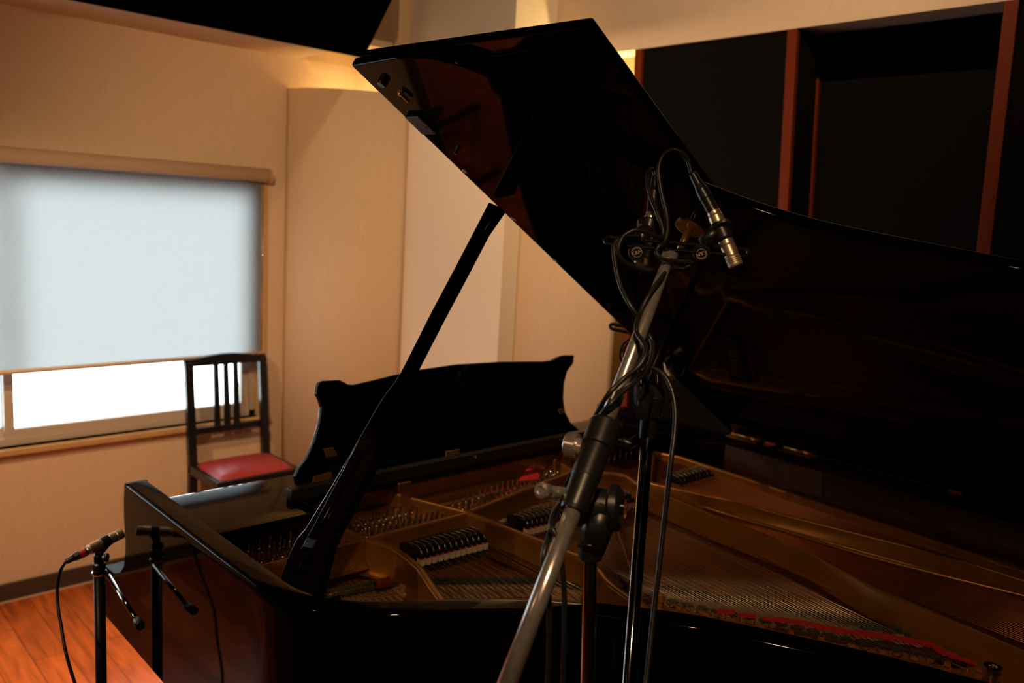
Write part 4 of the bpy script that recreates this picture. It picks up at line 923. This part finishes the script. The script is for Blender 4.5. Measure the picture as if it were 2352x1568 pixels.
link_mesh('handle_arm', MB().tube([PD(1413, 1004, 1.17), PD(1447, 1022, 1.17), PD(1480, 1000, 1.17)], .008, 12), M['blackplastic'], tB)
tripod(tB, pBb, .30, .10, rot=1.1)
qa, qb = PD(1398, 748, 2.12), PD(1612, 792, 2.12); qd = (qb - qa).normalized(); qn = (Vector((0, 0, 1)) * .8 + (EYE - qa).normalized() * .6).normalized(); qn = (qn - qd * qn.dot(qd)).normalized(); qw = qn.cross(qd)
SB2 = link_mesh('stereo_bar', slotted(qa, qb, qd, qw, qn, .013, .005, .006), M['satin'], tB)
link_mesh('brass_screw', MB().lathe(PD(1552, 776, 2.11), (EYE - PD(1552, 776, 2.11)), [(0, .0095), (.006, .009), (.006, .004), (.009, .004)], 16), M['brass'], SB2)
for i, (u, v, u2, v2, w1) in enumerate(((1462, 770, 1440, 850, 'left'), (1528, 800, 1540, 868, 'right'))):
    a, b = PD(u, v, 2.16), PD(u2, v2, 2.10)
    t = mic('condenser_microphone', b, a, .0115, 'dark pencil microphone on the ' + w1 + ' of the far bar above the strings')
    link_mesh('microphone_clip', MB().lathe(a + (b - a) * .1, b - a, [(0, .013), (.003, .0155), (.03, .0155), (.033, .013)], 20), M['blackplastic'], SB2)
cable('microphone_cable', pd3([(1462, 764, 2.16), (1446, 778, 2.14), (1430, 792, 2.12), (1424, 815, 2.12), (1430, 832, 2.12), (1436, 822, 2.12), (1432, 805, 2.12), (1442, 788, 2.12), (1462, 785, 2.12), (1500, 800, 2.1)]), .0032, 'black cable coiled at the left end of the far slotted bar')
cable('microphone_cable', pd3([(1528, 796, 2.16), (1560, 800, 2.12), (1576, 830, 2.12), (1566, 862, 2.12), (1545, 858, 2.12), (1530, 835, 2.1), (1515, 815, 2.08), (1500, 830, 2.05)]), .0032, 'black cable coiled under the right side of the far slotted bar')

# --- low stand at the left with its own microphone
tC = thing('straight_microphone_stand', 'low black microphone stand beside the curved piano side at left', 'microphone stand', (.525, 1.79, 0))
pc = PD(228, 1312, 1.76); pcx = Vector((pc[0], pc[1], 0))
link_mesh('pole', MB().tube([(pc[0], pc[1], .13), (pc[0], pc[1], pc[2] - .005)], .0112, 20), M['satin'], tC)
link_mesh('collar', MB().lathe((pc[0], pc[1], pc[2] - .006), (0, 0, 1), [(0, .0135), (.003, .015), (.006, .015), (.009, .0135)], 24), M['chrome'], tC)
link_mesh('thread_head', MB().lathe((pc[0], pc[1], pc[2] + .002), (0, 0, 1), [(0, .012), (.004, .013), (.016, .013), (.018, .010), (.034, .010), (.036, .008), (.05, .008)], 20), M['blackplastic'], tC)
mt_, mr_ = PD(281, 1224, 1.775), PD(203, 1263, 1.72)
mic('condenser_microphone', mt_, mr_, .0108, 'silver pencil microphone on the low stand, pointing at the black piano side')
mcl = (mt_ + mr_) / 2
cp = link_mesh('microphone_clip', MB().lathe(mr_ + (mt_ - mr_) * .38, mt_ - mr_, [(0, .0112), (.001, .0122), (.016, .0122), (.017, .0112)], 20), M['blackplastic'], tC)
link_mesh('clip_joint', MB().tube([mcl + Vector((0, 0, -.008)), (pc[0], pc[1], pc[2] + .04)], .008, 12), M['blackplastic'], cp)
link_mesh('wing_screw', MB().lathe(PD(236, 1280, 1.735), cr, [(0, .004), (.006, .009), (.010, .009), (.012, .004)], 14), M['blackplastic'], cp)
rod = link_mesh('side_rod', MB().tube([PD(250, 1322, 1.755), PD(283, 1375, 1.69), PD(315, 1425, 1.63)], .0045, 14), M['chrome'], tC)
link_mesh('rubber_tip', MB().tube([PD(315, 1425, 1.63), PD(323, 1438, 1.61)], .0085, 14), M['rubber'], rod)
tripod(tC, (pc[0], pc[1]), .2, .10, rot=.9)
cc1 = PD(150, 1292, 1.70)
cable('microphone_cable', pd3([(150, 1291, 1.70), (139, 1310, 1.70), (132, 1345, 1.70), (133, 1390, 1.69), (141, 1440, 1.67), (152, 1500, 1.65), (172, 1568, 1.64), (205, 1660, 1.62), (240, 1760, 1.62)]), .0032,
      'black cable with a red ring drooping from the low microphone', conn=(PD(151, 1290, 1.70), PD(203, 1263, 1.72)), red=True, drop=True)
